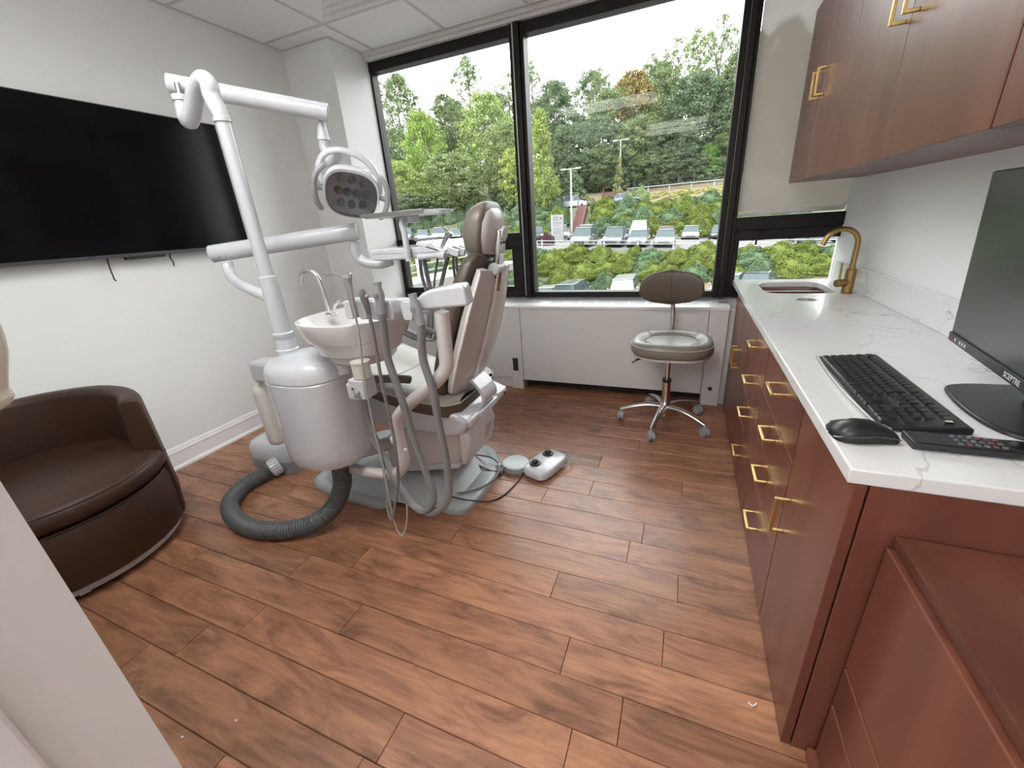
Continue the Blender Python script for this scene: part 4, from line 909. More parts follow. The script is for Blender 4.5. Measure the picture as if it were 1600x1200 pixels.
# three-way syringe
t = thing('air_water_syringe', 'steel air-water syringe with thin angled tip hanging in the first holder slot', 'syringe', A(548, 470, Y=HY))
MB().tube([A(556, 496, Y=HY), A(546, 452, Y=HY), A(543, 440, Y=HY), A(542, 433, Y=HY)], [.0085, .0105, .0125, .0135], 14).build('body', M['steel'], t)
MB().lathe([(0, 0), (.014, 0), (.015, .010), (.010, .014), (0, .014)], 14, A(543, 434, Y=HY)).build('head', M['chrome'], t)
MB().tube(spline([A(540, 435, Y=HY), A(527, 430, Y=HY), A(519, 429, Y=HY), A(509, 431, Y=HY)], 4), .0024, 8).build('tip', M['steel'], t)
MB().tube(hose_path([(556, 496, HY), (562, 530, .97), (569, 590, .98), (583, 665, .99), (600, 735, 1.0), (609, 785, 1.0), (618, 822, 1.0), (628, 836, 1.0), (635, 820, 1.01), (635, 785, 1.02), (622, 760, 1.04), (600, 715, 1.07), (580, 665, 1.10)]), .0032, 8).build('hose', M['hoselight'], t, smooth=60)
# saliva ejector
t = thing('saliva_ejector', 'small dark saliva ejector valve hanging in the second holder slot', 'suction tool', A(572, 470, Y=HY))
MB().tube([A(577, 492, Y=HY), A(572, 474, Y=HY), A(569, 466, Y=HY), A(566, 456, Y=HY), A(565, 452, Y=HY)], [.007, .010, .0125, .009, .006], 12).build('body', pm('graphite_plastic', (.13, .12, .12), .35), t)
MB().tube([A(561, 459, Y=HY), A(575, 464, Y=HY)], .0055, 10).build('valve', M['greyp'], t)
MB().tube(hose_path([(577, 491, HY), (585, 530, .97), (590, 560, .975), (598, 605, .98), (610, 657, .99), (618, 702, .99), (622, 750, 1.0), (617, 790, 1.0), (612, 812, 1.0), (606, 795, 1.01), (602, 750, 1.03), (592, 700, 1.06), (574, 650, 1.09), (567, 605, 1.09)]), .0058, 10).build('hose', M['hose'], t, smooth=60)
# two high-volume suction handpieces
def hve(label, top, mid, bot, path):
    t = thing('suction_handpiece', label, 'suction tool', A(*bot, Y=HY))
    MB().tube([A(*bot, Y=HY), A((bot[0] + mid[0]) / 2, (bot[1] + mid[1]) / 2, Y=HY), A(*mid, Y=HY), A((mid[0] * .4 + top[0] * .6), (mid[1] * .4 + top[1] * .6), Y=HY), A(*top, Y=HY)], [.0135, .0135, .0165, .0105, .0125], 16).build('body', M['greyp'], t, smooth=60)
    MB().lathe([(0, 0), (.008, 0), (.008, .006), (0, .007)], 14, np.array(A(*mid, Y=HY)) - np.array([0, .012, 0]), frame_to((0, -1, 0))).build('slide_valve', M['hose'], t)
    MB().tube(hose_path(path, 7), .0125, 14).build('hose', M['hose'], t, smooth=60)
    return t
hve('grey high-volume suction handpiece hanging in the middle holder slot', (589, 440), (592, 461), (597, 490),
    [(597, 489, HY), (600, 520, .97), (606, 560, .975), (619, 598, .98), (634, 644, .985), (648, 692, .99), (666, 740, .99), (676, 765, .99), (676, 786, .99), (662, 799, 1.0), (643, 788, 1.02), (627, 765, 1.03), (613, 738, 1.05), (598, 710, 1.07), (579, 678, 1.09), (569, 640, 1.09), (564, 600, 1.08)])
hve('grey high-volume suction handpiece hanging beside the holder end block', (644, 459), (650, 482), (658, 508),
    [(658, 507, HY), (661, 560, .97), (677, 612, .975), (686, 665, .98), (696, 712, .985), (701, 752, .985), (701, 774, .985), (691, 793, .985), (671, 802, 1.0), (650, 791, 1.02), (632, 771, 1.03), (618, 750, 1.05), (603, 720, 1.07), (586, 685, 1.09), (573, 645, 1.095), (568, 600, 1.085)])

# ------------------------------------------------------------------ floor junction box, waste hose, foot controls, cables
jb = thing('junction_box', 'white domed floor junction box with grey skirt beside the dental unit', 'junction box', (-2.18, 1.45, 0))
jr = lambda k, z, dx=0: sring(-2.19 + dx, 1.455, z, .195 * k, .13 * k, 4, 36)
MB().loft([jr(1.0, 0), jr(1.0, .06), jr(.99, .072)]).build('skirt', M['greyp'], jb, smooth=40)
MB().loft([jr(.99, .0725), jr(.985, .10), jr(.93, .135, -.006), jr(.80, .160, -.015), jr(.55, .172, -.02), jr(.1, .175, -.02)]).build('dome', M['white'], jb, smooth=60)
MB().lathe([(0, 0), (.006, 0), (.006, .003), (0, .003)], 10, (-2.07, 1.325, .045), frame_to((0, -1, 0))).build('screw', M['blackp'], jb)
wh = thing('waste_hose', 'thick dark grey corrugated hose looping on the floor from the junction box', 'hose', (-1.85, 1.05, 0))
path = spline([(-2.085, 1.315, .065), (-2.115, 1.24, .048), (-2.125, 1.12, .042), (-2.045, .995, .042), (-1.90, .925, .042), (-1.74, .905, .042), (-1.58, .945, .045), (-1.47, 1.01, .065), (-1.395, 1.065, .125), (-1.352, 1.10, .22), (-1.345, 1.115, .31), (-1.345, 1.12, .405)], 60)
P_ = np.array(path); seg = np.linalg.norm(np.diff(P_, axis=0), axis=1); cum = np.concatenate([[0], np.cumsum(seg)])
nr = int(cum[-1] / .0042); tt = np.linspace(0, cum[-1], nr); PP = np.stack([np.interp(tt, cum, P_[:, i]) for i in range(3)], 1)
MB().tube([tuple(p) for p in PP], [.041 if i % 3 else .0365 for i in range(nr)], 20).build('corrugated_tube', M['dhose'], wh, smooth=50)
cdir = PP[4] - PP[0]
MB().lathe([(.045, 0), (.047, .006), (.047, .05), (.043, .055), (.0, .055)], 28, tuple(PP[0] + cdir / np.linalg.norm(cdir) * -.012), frame_to(cdir)).build('coupling', M['white'], wh)
for k in range(20):
    a = 2 * PI * k / 20; Fm = frame_to(cdir); q = PP[0] + Fm @ np.array([.0475 * math.cos(a), .0475 * math.sin(a), .016]); MB().obox(q, .003, .003, .022, Fm).build('coupling_rib', M['white'], wh, smooth=0)
fp_ = thing('foot_pedal', 'round pale grey foot pedal with steel lever on the floor', 'foot pedal', A(806, 730, Z=0))
c = A(806, 726, Z=.02); c = (c[0], c[1], 0)
MB().lathe([(.076, 0), (.078, .008), (.078, .018), (.070, .022), (0, .022)], 32, c).build('base', M['greyp'], fp_, smooth=40)
MB().lathe([(.070, 0), (.074, .008), (.072, .014), (.062, .017), (0, .019)], 32, (c[0], c[1], .024)).build('tread', pm('pedal_blue_grey', (.50, .55, .58), .3), fp_, smooth=40)
MB().box(c[0] - .10, c[0] - .05, c[1] - .085, c[1] - .035, 0.001, .024).build('valve_block', M['greyp'], fp_, bevel=.003)
MB().tube(spline([(c[0] - .088, c[1] - .075, .026), (c[0] - .075, c[1] - .062, .045), (c[0] - .062, c[1] - .05, .026)], 5), .005, 8).build('lever', M['chrome'], fp_)
MB().tube([(c[0] - .10, c[1] - .04, .016), (c[0] - .12, c[1] - .03, .016)], .008, 10).build('fitting', M['chrome'], fp_)
fs = thing('foot_switch', 'white two-knob foot switch box on the wooden floor', 'foot switch', A(852, 731, Z=0))
pts = [A(*q, Z=0) for q in ((827, 742), (838, 712), (884, 722), (862, 752))]
ctr = np.mean([np.array(p) for p in pts], 0); ax = np.array(A(872, 716, Z=0)) - np.array(A(832, 748, Z=0)); ang = math.atan2(ax[1], ax[0])
Rm = rotz(ang); S4 = lambda a, b, z, p=4: [tuple(np.array([ctr[0], ctr[1], 0]) + Rm @ np.array(q)) for q in sring(0, 0, z, a, b, p, 36)]
MB().loft([S4(.125, .078, .001), S4(.128, .080, .008)]).build('base', M['blackp'], fs)
MB().loft([S4(.128, .080, .0082), S4(.130, .082, .025), S4(.127, .079, .042), S4(.118, .071, .049), S4(.05, .03, .052)]).build('housing', M['white'], fs, smooth=50)
for s_ in (-1, 1):
    q = np.array([ctr[0], ctr[1], .050]) + Rm @ np.array([s_ * .060, .026, 0])
    MB().lathe([(.030, 0), (.031, .006), (.026, .010), (.018, .010), (.016, .022), (.010, .027), (0, .027)], 24, tuple(q)).build('knob', M['blackp'], fs, smooth=50)
for k, (a, b) in enumerate(((.0, -.036), (-.050, -.042), (-.062, -.042), (-.056, -.032), (.052, -.04), (.064, -.036), (.058, -.030), (.046, -.032), (.058, -.046))):
    q = np.array([ctr[0], ctr[1], .0505]) + Rm @ np.array([a, b, 0]); MB().lathe([(0, 0), (.007 if k == 0 else .0028, 0), (.006 if k == 0 else .0028, .002), (0, .002)], 10, tuple(q)).build('printed_mark', M['lgrey'], fs, smooth=0)
hd_ = [tuple(np.array([ctr[0], ctr[1], z]) + Rm @ np.array([x, y, 0])) for x, y, z in ((.02, -.078, .02), (.05, -.098, .028), (.12, -.098, .030), (.142, -.05, .030), (.13, .0, .025))]
MB().tube(spline(hd_, 5), .0035, 8).build('wire_handle', M['greyp'], fs)
# cables over the base plate and floor
cb = thing('floor_cable', 'thin black cable curving over the floor from the foot switch to the dental chair', 'cable', A(760, 780, Z=0))
MB().tube(spline([A(820, 737, Z=.006), A(812, 748, Z=.005), A(800, 762, Z=.005), A(785, 775, Z=.005), A(765, 783, Z=.006), A(735, 782, Z=.03), A(705, 776, Z=.045), A(660, 768, Z=.05), A(625, 755, Z=.08)], 7), .0036, 8).build('cable', M['blackp'], cb, smooth=60)
cb2 = thing('floor_tube', 'grey tube looping over the base plate to the round foot pedal', 'cable', A(740, 760, Z=.03))
MB().tube(spline([A(787, 733, Z=.018), A(772, 736, Z=.03), A(750, 728, Z=.045), A(733, 718, Z=.06), A(729, 712, Z=.08), A(745, 711, Z=.08), A(768, 715, Z=.06), A(780, 728, Z=.04), A(774, 746, Z=.038), A(755, 760, Z=.038), A(730, 768, Z=.04), A(700, 771, Z=.045), A(660, 764, Z=.06), A(635, 752, Z=.08)], 7), .0048, 8).build('tube', M['hose'], cb2, smooth=60)
# ------------------------------------------------------------------ stool
sx, sy = -.045, 2.525
st_ = thing('dental_stool', 'grey taupe vinyl swivel stool with backrest and chrome five-star base', 'stool', (sx, sy, 0))
cast = [A(966, 655, Z=0), A(1014, 685, Z=0), A(1100, 682, Z=0), A(1095, 645, Z=0), A(1022, 634, Z=0)]
for k in range(5):
    a = math.atan2(cast[0][1] - sy, cast[0][0] - sx) + 2 * PI * k / 5; r = .272
    e = np.array([sx + r * math.cos(a), sy + r * math.sin(a), 0]); d = np.array([math.cos(a), math.sin(a), 0])
    lg = spline([(sx + .02 * d[0], sy + .02 * d[1], .118), (sx + .10 * d[0], sy + .10 * d[1], .122), (sx + .19 * d[0], sy + .19 * d[1], .105), (e[0], e[1], .078)], 5)
    MB().tube(lg, list(np.linspace(.024, .014, len(lg))), 10, flat=.75).build('leg', M['alu'], st_, smooth=60)
    cs = MB().tube([(e[0], e[1], .05), (e[0], e[1], .082)], .008, 10).build('caster', M['greyp'], st_)
    t_ = np.array([-d[1], d[0], 0]) if k % 2 else d; t_ = rotz(.5 * k) @ t_
    for s_ in (-1, 1): MB().lathe([(.012, 0), (.029, .002), (.031, .007), (.029, .015), (.0, .016)], 18, tuple(e + t_ * (.003 * s_) + np.array([0, 0, .0312])), frame_to(t_ * s_)).build('wheel', M['greyp'], cs, smooth=50)
    MB().tube([tuple(e + t_ * -.012 + np.array([0, 0, .038])), tuple(e + t_ * .012 + np.array([0, 0, .038]))], .027, 14).build('wheel_hood', M['greyp'], cs)
MB().lathe([(.030, .07), (.034, .10), (.034, .135), (.026, .15), (0, .15)], 22, (sx, sy, 0)).build('hub', M['alu'], st_)
MB().tube([(sx, sy, .05), (sx, sy, .29)], .0255, 18).build('gas_column', M['chrome'], st_)
MB().tube([(sx, sy, .286), (sx, sy, .306)], .027, 18).build('column_collar', M['blackp'], st_)
MB().tube([(sx, sy, .30), (sx, sy, .48)], .0145, 14).build('gas_piston', M['chrome'], st_)
SZ = .515
sr = lambda k, z, kk=1.0: sring(sx + .01, sy, z, .232 * k, .205 * k, 2.6, 40)
MB().loft([sr(.80, SZ - .045), sr(.93, SZ - .042), sr(.95, SZ - .026)]).build('seat_pan', M['warmwhite'], st_)
MB().loft([sr(.955, SZ - .026), sr(1.0, SZ - .012), sr(1.005, SZ + .014), sr(.99, SZ + .030)]).build('seat_side', M['stoolv'], st_, smooth=60)
MB().loft([sr(.99, SZ + .030), sr(.955, SZ + .046), sr(.89, SZ + .055), sr(.80, SZ + .055), sr(.70, SZ + .046), sr(.62, SZ + .035)], caps=False).build('seat_rim', M['stoolv'], st_, smooth=60)
MB().loft([sr(.62, SZ + .035), sr(.55, SZ + .036), sr(.3, SZ + .038), sr(.02, SZ + .038)]).build('seat_centre', M['stoolv'], st_, smooth=60)
MB().tube(sr(.992, SZ + .0305), .0022, 6, closed=True).build('piping', M['pip'], st_)
MB().tube(sr(.625, SZ + .036), .0018, 6, closed=True).build('seam', M['taupedark'], st_)
for a in (.75, 2.39, 3.9, 5.5): MB().tube([(sx + .01 + .232 * k * math.cos(a), sy + .205 * k * math.sin(a), SZ + z) for k, z in ((.64, .037), (.74, .0515), (.84, .0565), (.93, .051), (.985, .034))], .0016, 6).build('seam', M['taupedark'], st_)
BY = sy + .235
bc = A(1049, 449, Y=BY)
MB().tube(spline([(sx, sy + .06, SZ - .05), (sx, sy + .19, SZ - .045), (sx, BY + .025, SZ + .02), (sx, BY + .03, SZ + .16), (bc[0], BY + .012, bc[2])], 6), .014, 12, flat=.6).build('back_stem', M['chrome'], st_, smooth=60)
rows = []
for t in np.linspace(-1, 1, 13):
    hw = .192 * (1 - abs(t) ** 2.4) ** .5 * (1.0 if t < 0 else .97) + .002; zz = bc[2] + .108 * t
    rows.append([(bc[0] + hw * math.cos(a), BY + .022 * (max(0, 1 - abs(t) ** 3)) ** .5 * math.copysign(abs(math.sin(a)) ** .5, math.sin(a)) - .03 * math.cos(a) ** 2 * (hw / .19) ** 2, zz) for a in np.linspace(0, 2 * PI, 32, endpoint=False)])
MB().loft(rows).build('backrest', M['taupedark'], st_, smooth=80)
MB().tube([(bc[0], BY - .0225 * (max(0, 1 - abs(t) ** 3)) ** .5, bc[2] + .106 * t) for t in np.linspace(-.97, .97, 12)], .0015, 6).build('seam', M['blackp'], st_)
MB().tube([(sx - .09, sy - .05, SZ - .055), (sx - .17, sy - .085, SZ - .063), (sx - .205, sy - .10, SZ - .082)], .012, 8, flat=.5).build('height_lever', M['blackp'], st_)

# ------------------------------------------------------------------ tub chair
tx, ty_ = -2.415, .570
tc_ = thing('tub_chair', 'brown leather swivel tub chair against the wall under the television', 'armchair', (tx, ty_, 0))
def arcpts(r, z, a0, a1, n): return [(tx + r * math.cos(a), ty_ + r * math.sin(a), z) for a in np.linspace(a0, a1, n)]
a0, a1 = math.radians(53), math.radians(307)
n = 40; rings = []
sect = [(.375, .065), (.388, .20), (.392, .45), (.388, .655), (.382, .678), (.368, .685), (.325, .685), (.308, .672), (.292, .45), (.29, .20), (.30, .065)]
for a in np.linspace(a0, a1, n):
    e = min(1, (min(a - a0, a1 - a)) / math.radians(10)); zs = .975 + .025 * min(1, min(a - a0, a1 - a) / math.radians(60))
    fr = 1 - min(1, (min(a - a0, a1 - a)) / math.radians(40))
    rings.append([(tx + (r + (.02 * fr if z < .3 else .0)) * math.cos(a), ty_ + min(r, .39) * math.sin(a), .065 + (z - .065) * zs) for r, z in sect])
MB().loft(rings).build('tub_back', M['leather'], tc_, bevel=.012, seg=3, smooth=60)
def dring(kf, z, kb_=.285, pts=30):
    """D-shaped seat outline: bulging front towards +X"""
    out = []
    for i in range(pts):
        a = -PI * .36 + 2 * PI * i / pts * .36 * 2 if False else 2 * PI * i / pts
        c_, s_ = math.cos(a), math.sin(a); r = kf if c_ > .25 else kb_
        w = max(0, min(1, (c_ + .1) / .5)); w = w * w * (3 - 2 * w); r = kb_ + (kf - kb_) * w
        out.append((tx + r * c_, ty_ + r * s_, z))
    return out
MB().loft([dring(.375, .066), dring(.385, .20), dring(.385, .30), dring(.375, .322), dring(.33, .326)]).build('front_panel', M['leather'], tc_, smooth=60)
MB().tube([p for p in dring(.378, .3225)], .0035, 6, closed=True).build('panel_piping', M['leather'], tc_)
MB().loft([dring(.33, .327), dring(.372, .332), dring(.392, .352), dring(.395, .385), dring(.385, .408), dring(.355, .423), dring(.26, .437), dring(.02, .443, .02)]).build('seat_cushion', M['leather'], tc_, smooth=70)
MB().tube([p for p in dring(.386, .409)], .003, 6, closed=True).build('cushion_piping', M['leather'], tc_)
MB().lathe([(.33, .018), (.352, .03), (.352, .055), (.34, .066), (.0, .066)], 48, (tx, ty_, 0)).build('swivel_ring', M['lgrey'], tc_, smooth=40)
MB().lathe([(.30, 0), (.30, .018), (0, .018)], 40, (tx, ty_, 0)).build('swivel_base', M['blackp'], tc_, smooth=40)
tg = A(133, 922, Z=.035); MB().obox((tg[0] - .01, tg[1], .034), .003, .017, .018, rotz(-.3)).build('care_tag', M['print'], tc_, smooth=0)

# ------------------------------------------------------------------ television
tv = thing('television', 'large black flat television mounted on the left wall', 'television', (XL + .03, 1.38, 1.24))
TX = XL + .065
tr, br = A(345, 196.5, X=TX), A(379, 372, X=TX)
zt_, zb2 = A(0, 134.4, X=TX)[2], A(165, 404.5, X=TX)[2]
y1t = (tr[1] + br[1]) / 2; y0t = y1t - (zt_ - zb2) * 16 / 9
MB().box(TX - .035, TX, y0t, y1t, zb2, zt_).build('housing', M['blackp'], tv, bevel=.003)
MB().box(TX - .001, TX + .0012, y0t + .006, y1t - .006, zb2 + .018, zt_ - .006).build('screen', M['screen'], tv, smooth=0)
MB().box(TX - .004, TX + .0016, y0t + .002, y1t - .002, zb2 + .001, zb2 + .016).build('lower_bezel', pm('tv_bezel', (.06, .06, .065), .3), tv, smooth=0)
c1 = A(230, 400, X=TX - .01); MB().box(TX - .03, TX - .005, c1[1] - .10, c1[1] + .09, zb2 - .014, zb2 + .001).build('sensor_bar', M['blackp'], tv, bevel=.002)
MB().box(XL, TX - .035, (y0t + y1t) / 2 - .2, (y0t + y1t) / 2 + .2, zb2 + .2, zt_ - .2).build('wall_mount', M['blackp'], tv)
xw = XL + .02
MB().tube([A(167, 404, X=xw), A(172, 420, X=xw), A(179, 437, X=xw), A(182, 439, X=xw)], .0035, 8).build('hanging_cord', M['blackp'], tv)
MB().tube(spline([A(265, 396, X=xw), A(267, 405, X=xw), A(270, 408, X=xw), A(272, 416, X=xw)], 4), .0035, 8).build('hanging_cord', M['blackp'], tv)

for lab_, (px_, py_), r_ in (('thin curled white sliver on the planks by the tall door cabinet', (1176, 1101), .010), ('tiny pale crumb on the planks beside the near partition edge', (285, 1152), .004), ('tiny pale crumb on the planks by the knotty board', (369, 1126), .004)):
    q_ = A(px_, py_, Z=.002)
    t_ = tag(MB().tube(spline([(q_[0] - r_, q_[1] + r_ * .3, .0022), (q_[0], q_[1] - r_ * .4, .0024), (q_[0] + r_, q_[1] + r_ * .6, .0028)], 4), .0022, 6).build('floor_crumb', M['print'], smooth=60), lab_, 'crumb')
# ------------------------------------------------------------------ cream dispenser on the partition
ctr_ = A(-6, 560, Y=.179); X_ = ctr_[0]
wd = thing('wall_dispenser', 'glossy cream rounded dispenser with bulging lower lip on the near partition', 'dispenser', (X_, .115, ctr_[2]))
def zpx(y): return A(0, y, Y=.186)[2]
rr = []
for ypx, hw, dep in spline([(430, .03, .085), (460, .04, .108), (500, .046, .115), (545, .050, .108), (585, .050, .090), (593, .051, .087), (603, .053, .088), (612, .046, .076), (618, .030, .05)], 4):
    rr.append([(X_ + .68 * hw * math.copysign(abs(math.cos(a)) ** .7, math.cos(a)), .1155 + .68 * dep * max(0, math.sin(a)) ** .6, zpx(ypx)) for a in np.linspace(-.001, PI + .001, 18)])
MB().loft(rr).build('body', pm('glossy_cream', (.72, .66, .55), .18, coat=.3), wd, smooth=60)
MB().box(X_ - .03, X_ + .03, .115, .12, zpx(600), zpx(450)).build('back_plate', M['offwhite'], wd, bevel=.002)
# ------------------------------------------------------------------ outdoors: materials
def foliage(name, translu=.35, var=.45):
    m = bpy.data.materials.new(name); m.use_nodes = True; nt = m.node_tree; nt.nodes.clear(); L = nt.links.new
    o = nt.nodes.new('ShaderNodeOutputMaterial'); oi = nt.nodes.new('ShaderNodeObjectInfo'); ge = nt.nodes.new('ShaderNodeNewGeometry')
    hs = nt.nodes.new('ShaderNodeHueSaturation'); mr = nt.nodes.new('ShaderNodeMapRange'); mr.inputs['To Min'].default_value = 1 - var; mr.inputs['To Max'].default_value = 1 + var
    L(ge.outputs['Random Per Island'], mr.inputs['Value']); L(mr.outputs[0], hs.inputs['Value']); L(oi.outputs['Color'], hs.inputs['Color'])
    mh = nt.nodes.new('ShaderNodeMapRange'); mh.inputs['To Min'].default_value = .485; mh.inputs['To Max'].default_value = .515; L(ge.outputs['Random Per Island'], mh.inputs['Value']); L(mh.outputs[0], hs.inputs['Hue'])
    d = nt.nodes.new('ShaderNodeBsdfDiffuse'); t = nt.nodes.new('ShaderNodeBsdfTranslucent'); L(hs.outputs[0], d.inputs[0]); L(hs.outputs[0], t.inputs[0])
    mx = nt.nodes.new('ShaderNodeMixShader'); mx.inputs[0].default_value = translu; L(d.outputs[0], mx.inputs[1]); L(t.outputs[0], mx.inputs[2]); L(mx.outputs[0], o.inputs[0]); return m
M['leaf'] = foliage('leaf_clusters', .35, .6); M['bush'] = foliage('juniper_tufts', .2, .6)
M['bark'] = pm('bark', (.09, .07, .055), .9, var=.3, vscale=3)
M['asphalt'] = pm('pale_asphalt', (.078, .076, .075), .9, var=.1, vscale=.8)
M['drygrass'] = pm('dry_grass', (.10, .08, .046), .95, var=.3, vscale=1.5)
M['bankg'] = pm('bank_soil_green', (.045, .055, .025), .95, var=.4, vscale=1.0)
M['kerb'] = pm('concrete', (.12, .117, .11), .85, var=.08, vscale=3)
M['stairred'] = pm('red_painted_concrete', (.065, .024, .021), .7, var=.15, vscale=2)
M['railw'] = pm('white_rail_paint', (.17, .172, .175), .45)
M['carglass'] = pm('car_glass', (.03, .042, .045), .08, spec=.3); M['tyre'] = pm('tyre', (.02, .02, .02), .8)
M['taill'] = pm('tail_lens', (.35, .02, .02), .2); M['headl'] = pm('head_lens', (.75, .78, .8), .1)
def carpaint():
    m, nt, b = newmat('car_paint'); oi = nt.nodes.new('ShaderNodeObjectInfo'); nt.links.new(oi.outputs['Color'], b.inputs['Base Color'])
    b.inputs['Roughness'].default_value = .22; b.inputs['Coat Weight'].default_value = .6; return m
M['car'] = carpaint()

# ------------------------------------------------------------------ terrain
KN = [(6, -5.2, .02), (33.3, -4.3, .05), (34.2, -4.0, .05), (35, -3.5, .04), (38.0, -1.75, -.045), (38.7, -1.65, -.045), (53.5, -1.65, -.045), (55, -1.35, -.04), (64, 2.75, 0), (70.2, 2.9, 0), (72.6, 4.4, 0), (75, 5.0, 0), (110, 15, 0), (170, 24, 0)]
def ter(x, y):
    for (a, z0, s0), (b, z1, s1) in zip(KN[:-1], KN[1:]):
        if y <= b:
            t = max(0, (y - a) / (b - a)); return z0 + (z1 - z0) * t + (s0 + (s1 - s0) * t) * max(-45, min(x, 30))
    return KN[-1][1]
def strip(name, ya, yb, mat, nx=40, ny=None):
    ny = ny or max(2, int((yb - ya) / 1.5)); xs_, ys_ = np.linspace(-120, 80, nx), np.linspace(ya, yb, ny); m = MB()
    m.v = [(float(x), float(y), ter(x, y)) for y in ys_ for x in xs_]
    m.f = [(j * nx + i, j * nx + i + 1, (j + 1) * nx + i + 1, (j + 1) * nx + i) for j in range(ny - 1) for i in range(nx - 1)]
    return struct(m.build(name, mat, smooth=60))
strip('lower_parking_lot', 6, 33.3, M['asphalt']); strip('grass_verge', 33.3, 34.5, M['drygrass']); strip('lower_bank', 34.5, 38, M['bankg'])
strip('upper_parking_lot', 38, 53.3, M['asphalt']); strip('verge_strip', 53.3, 55, M['drygrass']); strip('upper_bank', 55, 64, M['bankg'])
strip('access_road', 64, 69.5, M['asphalt']); strip('grass_bank', 69.5, 75, M['drygrass']); strip('wooded_hillside', 75, 170, M['bankg'])

# ------------------------------------------------------------------ leaf geometry
def quads(P, Nn, size, rg, name, extra=None, tilt=.7):
    n = len(P); a = rg.normal(size=(n, 3)); Nn = Nn + tilt * a; Nn /= np.linalg.norm(Nn, axis=1)[:, None]
    u = np.cross(Nn, rg.normal(size=(n, 3))); u /= np.linalg.norm(u, axis=1)[:, None]; w = np.cross(Nn, u)
    s = size * (.6 + .8 * rg.random(n))[:, None]
    # leaf-like rhombus with a bend
    V = np.stack([P - u * s, P + w * s * .62 + Nn * s * .12, P + u * s, P - w * s * .62 + Nn * s * .12], 1).reshape(-1, 3)
    F_ = np.arange(4 * n).reshape(-1, 4)
    if extra is not None: F_ = np.vstack([F_, extra[1] + len(V)]); V = np.vstack([V, extra[0]])
    me = bpy.data.meshes.new(name); me.vertices.add(len(V)); me.vertices.foreach_set('co', V.ravel())
    me.loops.add(F_.size); me.loops.foreach_set('vertex_index', F_.ravel().astype(np.int32)); me.polygons.add(len(F_))
    me.polygons.foreach_set('loop_start', np.arange(0, F_.size, 4, dtype=np.int32)); me.update(calc_edges=True); me.validate(); return me
def cores(C, Rr):
    V, F_ = [], []
    for c, r in zip(C, Rr):
        b = len(V); m = MB().ell(c, r, r, r * .85, 7, 5)
        m2 = [f for f in m.f if len(f) == 4]; V += m.v; F_ += [tuple(b + i for i in f) for f in m2]
    return np.array(V), np.array(F_)
def crown_mesh(seed, name, shape, nclump, nleaf, leaf):
    rg = np.random.default_rng(seed); C, Rr = [], []
    while len(C) < nclump:
        p = rg.uniform(-1, 1, 3); z = rg.random()
        if shape == 'round': w = .36 * math.sin(PI * (z * .88 + .08)) ** .6; lo, hi = .16, .93
        elif shape == 'tall': w = .30 * (1 - z) ** .45 * min(1, z * 5 + .3); lo, hi = .10, .95
        elif shape == 'open': w = .34 * math.sin(PI * (z * .9 + .05)) ** .8; lo, hi = .32, .96
        elif shape == 'cone': w = .30 * (1 - z) ** .9; lo, hi = .05, .97
        else: w = .42 * (1 - z * z) ** .5; lo, hi = .02, .85
        a = rg.uniform(0, 2 * PI); r = w * rg.random() ** .45
        C.append((r * math.cos(a), r * math.sin(a), lo + (hi - lo) * z)); Rr.append((.042 if shape in ('open', 'cone') else .055 if shape != 'low' else .085) * rg.uniform(.7, 1.35))
    C, Rr = np.array(C), np.array(Rr); idx = rg.integers(0, nclump, nleaf); d = rg.normal(size=(nleaf, 3)); d /= np.linalg.norm(d, axis=1)[:, None]
    d[:, 2] = np.where(rg.random(nleaf) < .7, np.abs(d[:, 2]), d[:, 2])
    P = C[idx] + d * (Rr[idx] * rg.uniform(.3, 1.2, nleaf))[:, None] * np.array([1, 1, .8])
    keep = np.argsort(Rr)[::-1][:4 if shape != 'low' else 25]
    me = quads(P, d + np.array([0, 0, .35]), leaf, rg, name, cores(C[keep], Rr[keep] * .4)); me.materials.append(M['leaf']); return me
CR = {'round': [crown_mesh(s_, 'crown', 'round', 320, 22000, .0088) for s_ in (1, 2, 3)], 'tall': [crown_mesh(s_, 'crown', 'tall', 240, 17000, .0088) for s_ in (4, 5)],
      'open': [crown_mesh(s_, 'crown', 'open', 190, 10000, .0080) for s_ in (6, 7)], 'cone': [crown_mesh(8, 'crown', 'cone', 90, 9000, .011)], 'low': [crown_mesh(s_, 'crown', 'low', 70, 11000, .017) for s_ in (9, 10)]}
def trunk_mesh(branchy):
    m = MB(); m.tube([(0, 0, 0), (.004, .003, .3), (-.004, .0, .6), (.003, .0, .85)], [.018, .014, .009, .003], 8)
    if branchy:
        rg = random.Random(3)
        for k in range(12):
            z = .3 + .045 * k; a = 2.4 * k; l = .22 * (1 - (z - .3) * .9); m.tube([(0, 0, z), (l * .5 * math.cos(a), l * .5 * math.sin(a), z + .07), (l * math.cos(a), l * math.sin(a), z + .17)], [.006, .004, .0015], 5)
    me = bpy.data.meshes.new('trunk'); me.from_pydata(m.v, [], m.f); me.materials.append(M['bark']); return me
TRK = trunk_mesh(True)
tcount = [0]
LMK = [(655, 165, 70, 'the bright maple'), (843, 165, 62, 'the columnar tree'), (990, 103, 86, 'the yellowing tree'), (968, 243, 70.8, 'the conifer'), (618, 248, 61, 'the light yellow-green tree'), (1110, 222, 77, 'the vine mound')]
LMK = [(A(a, b, Y=c)[0] / c, n) for a, b, c, n in LMK]
GENERIC = set()
def nearby(x, Y): return min(LMK, key=lambda l: abs(l[0] - x / Y))[1]
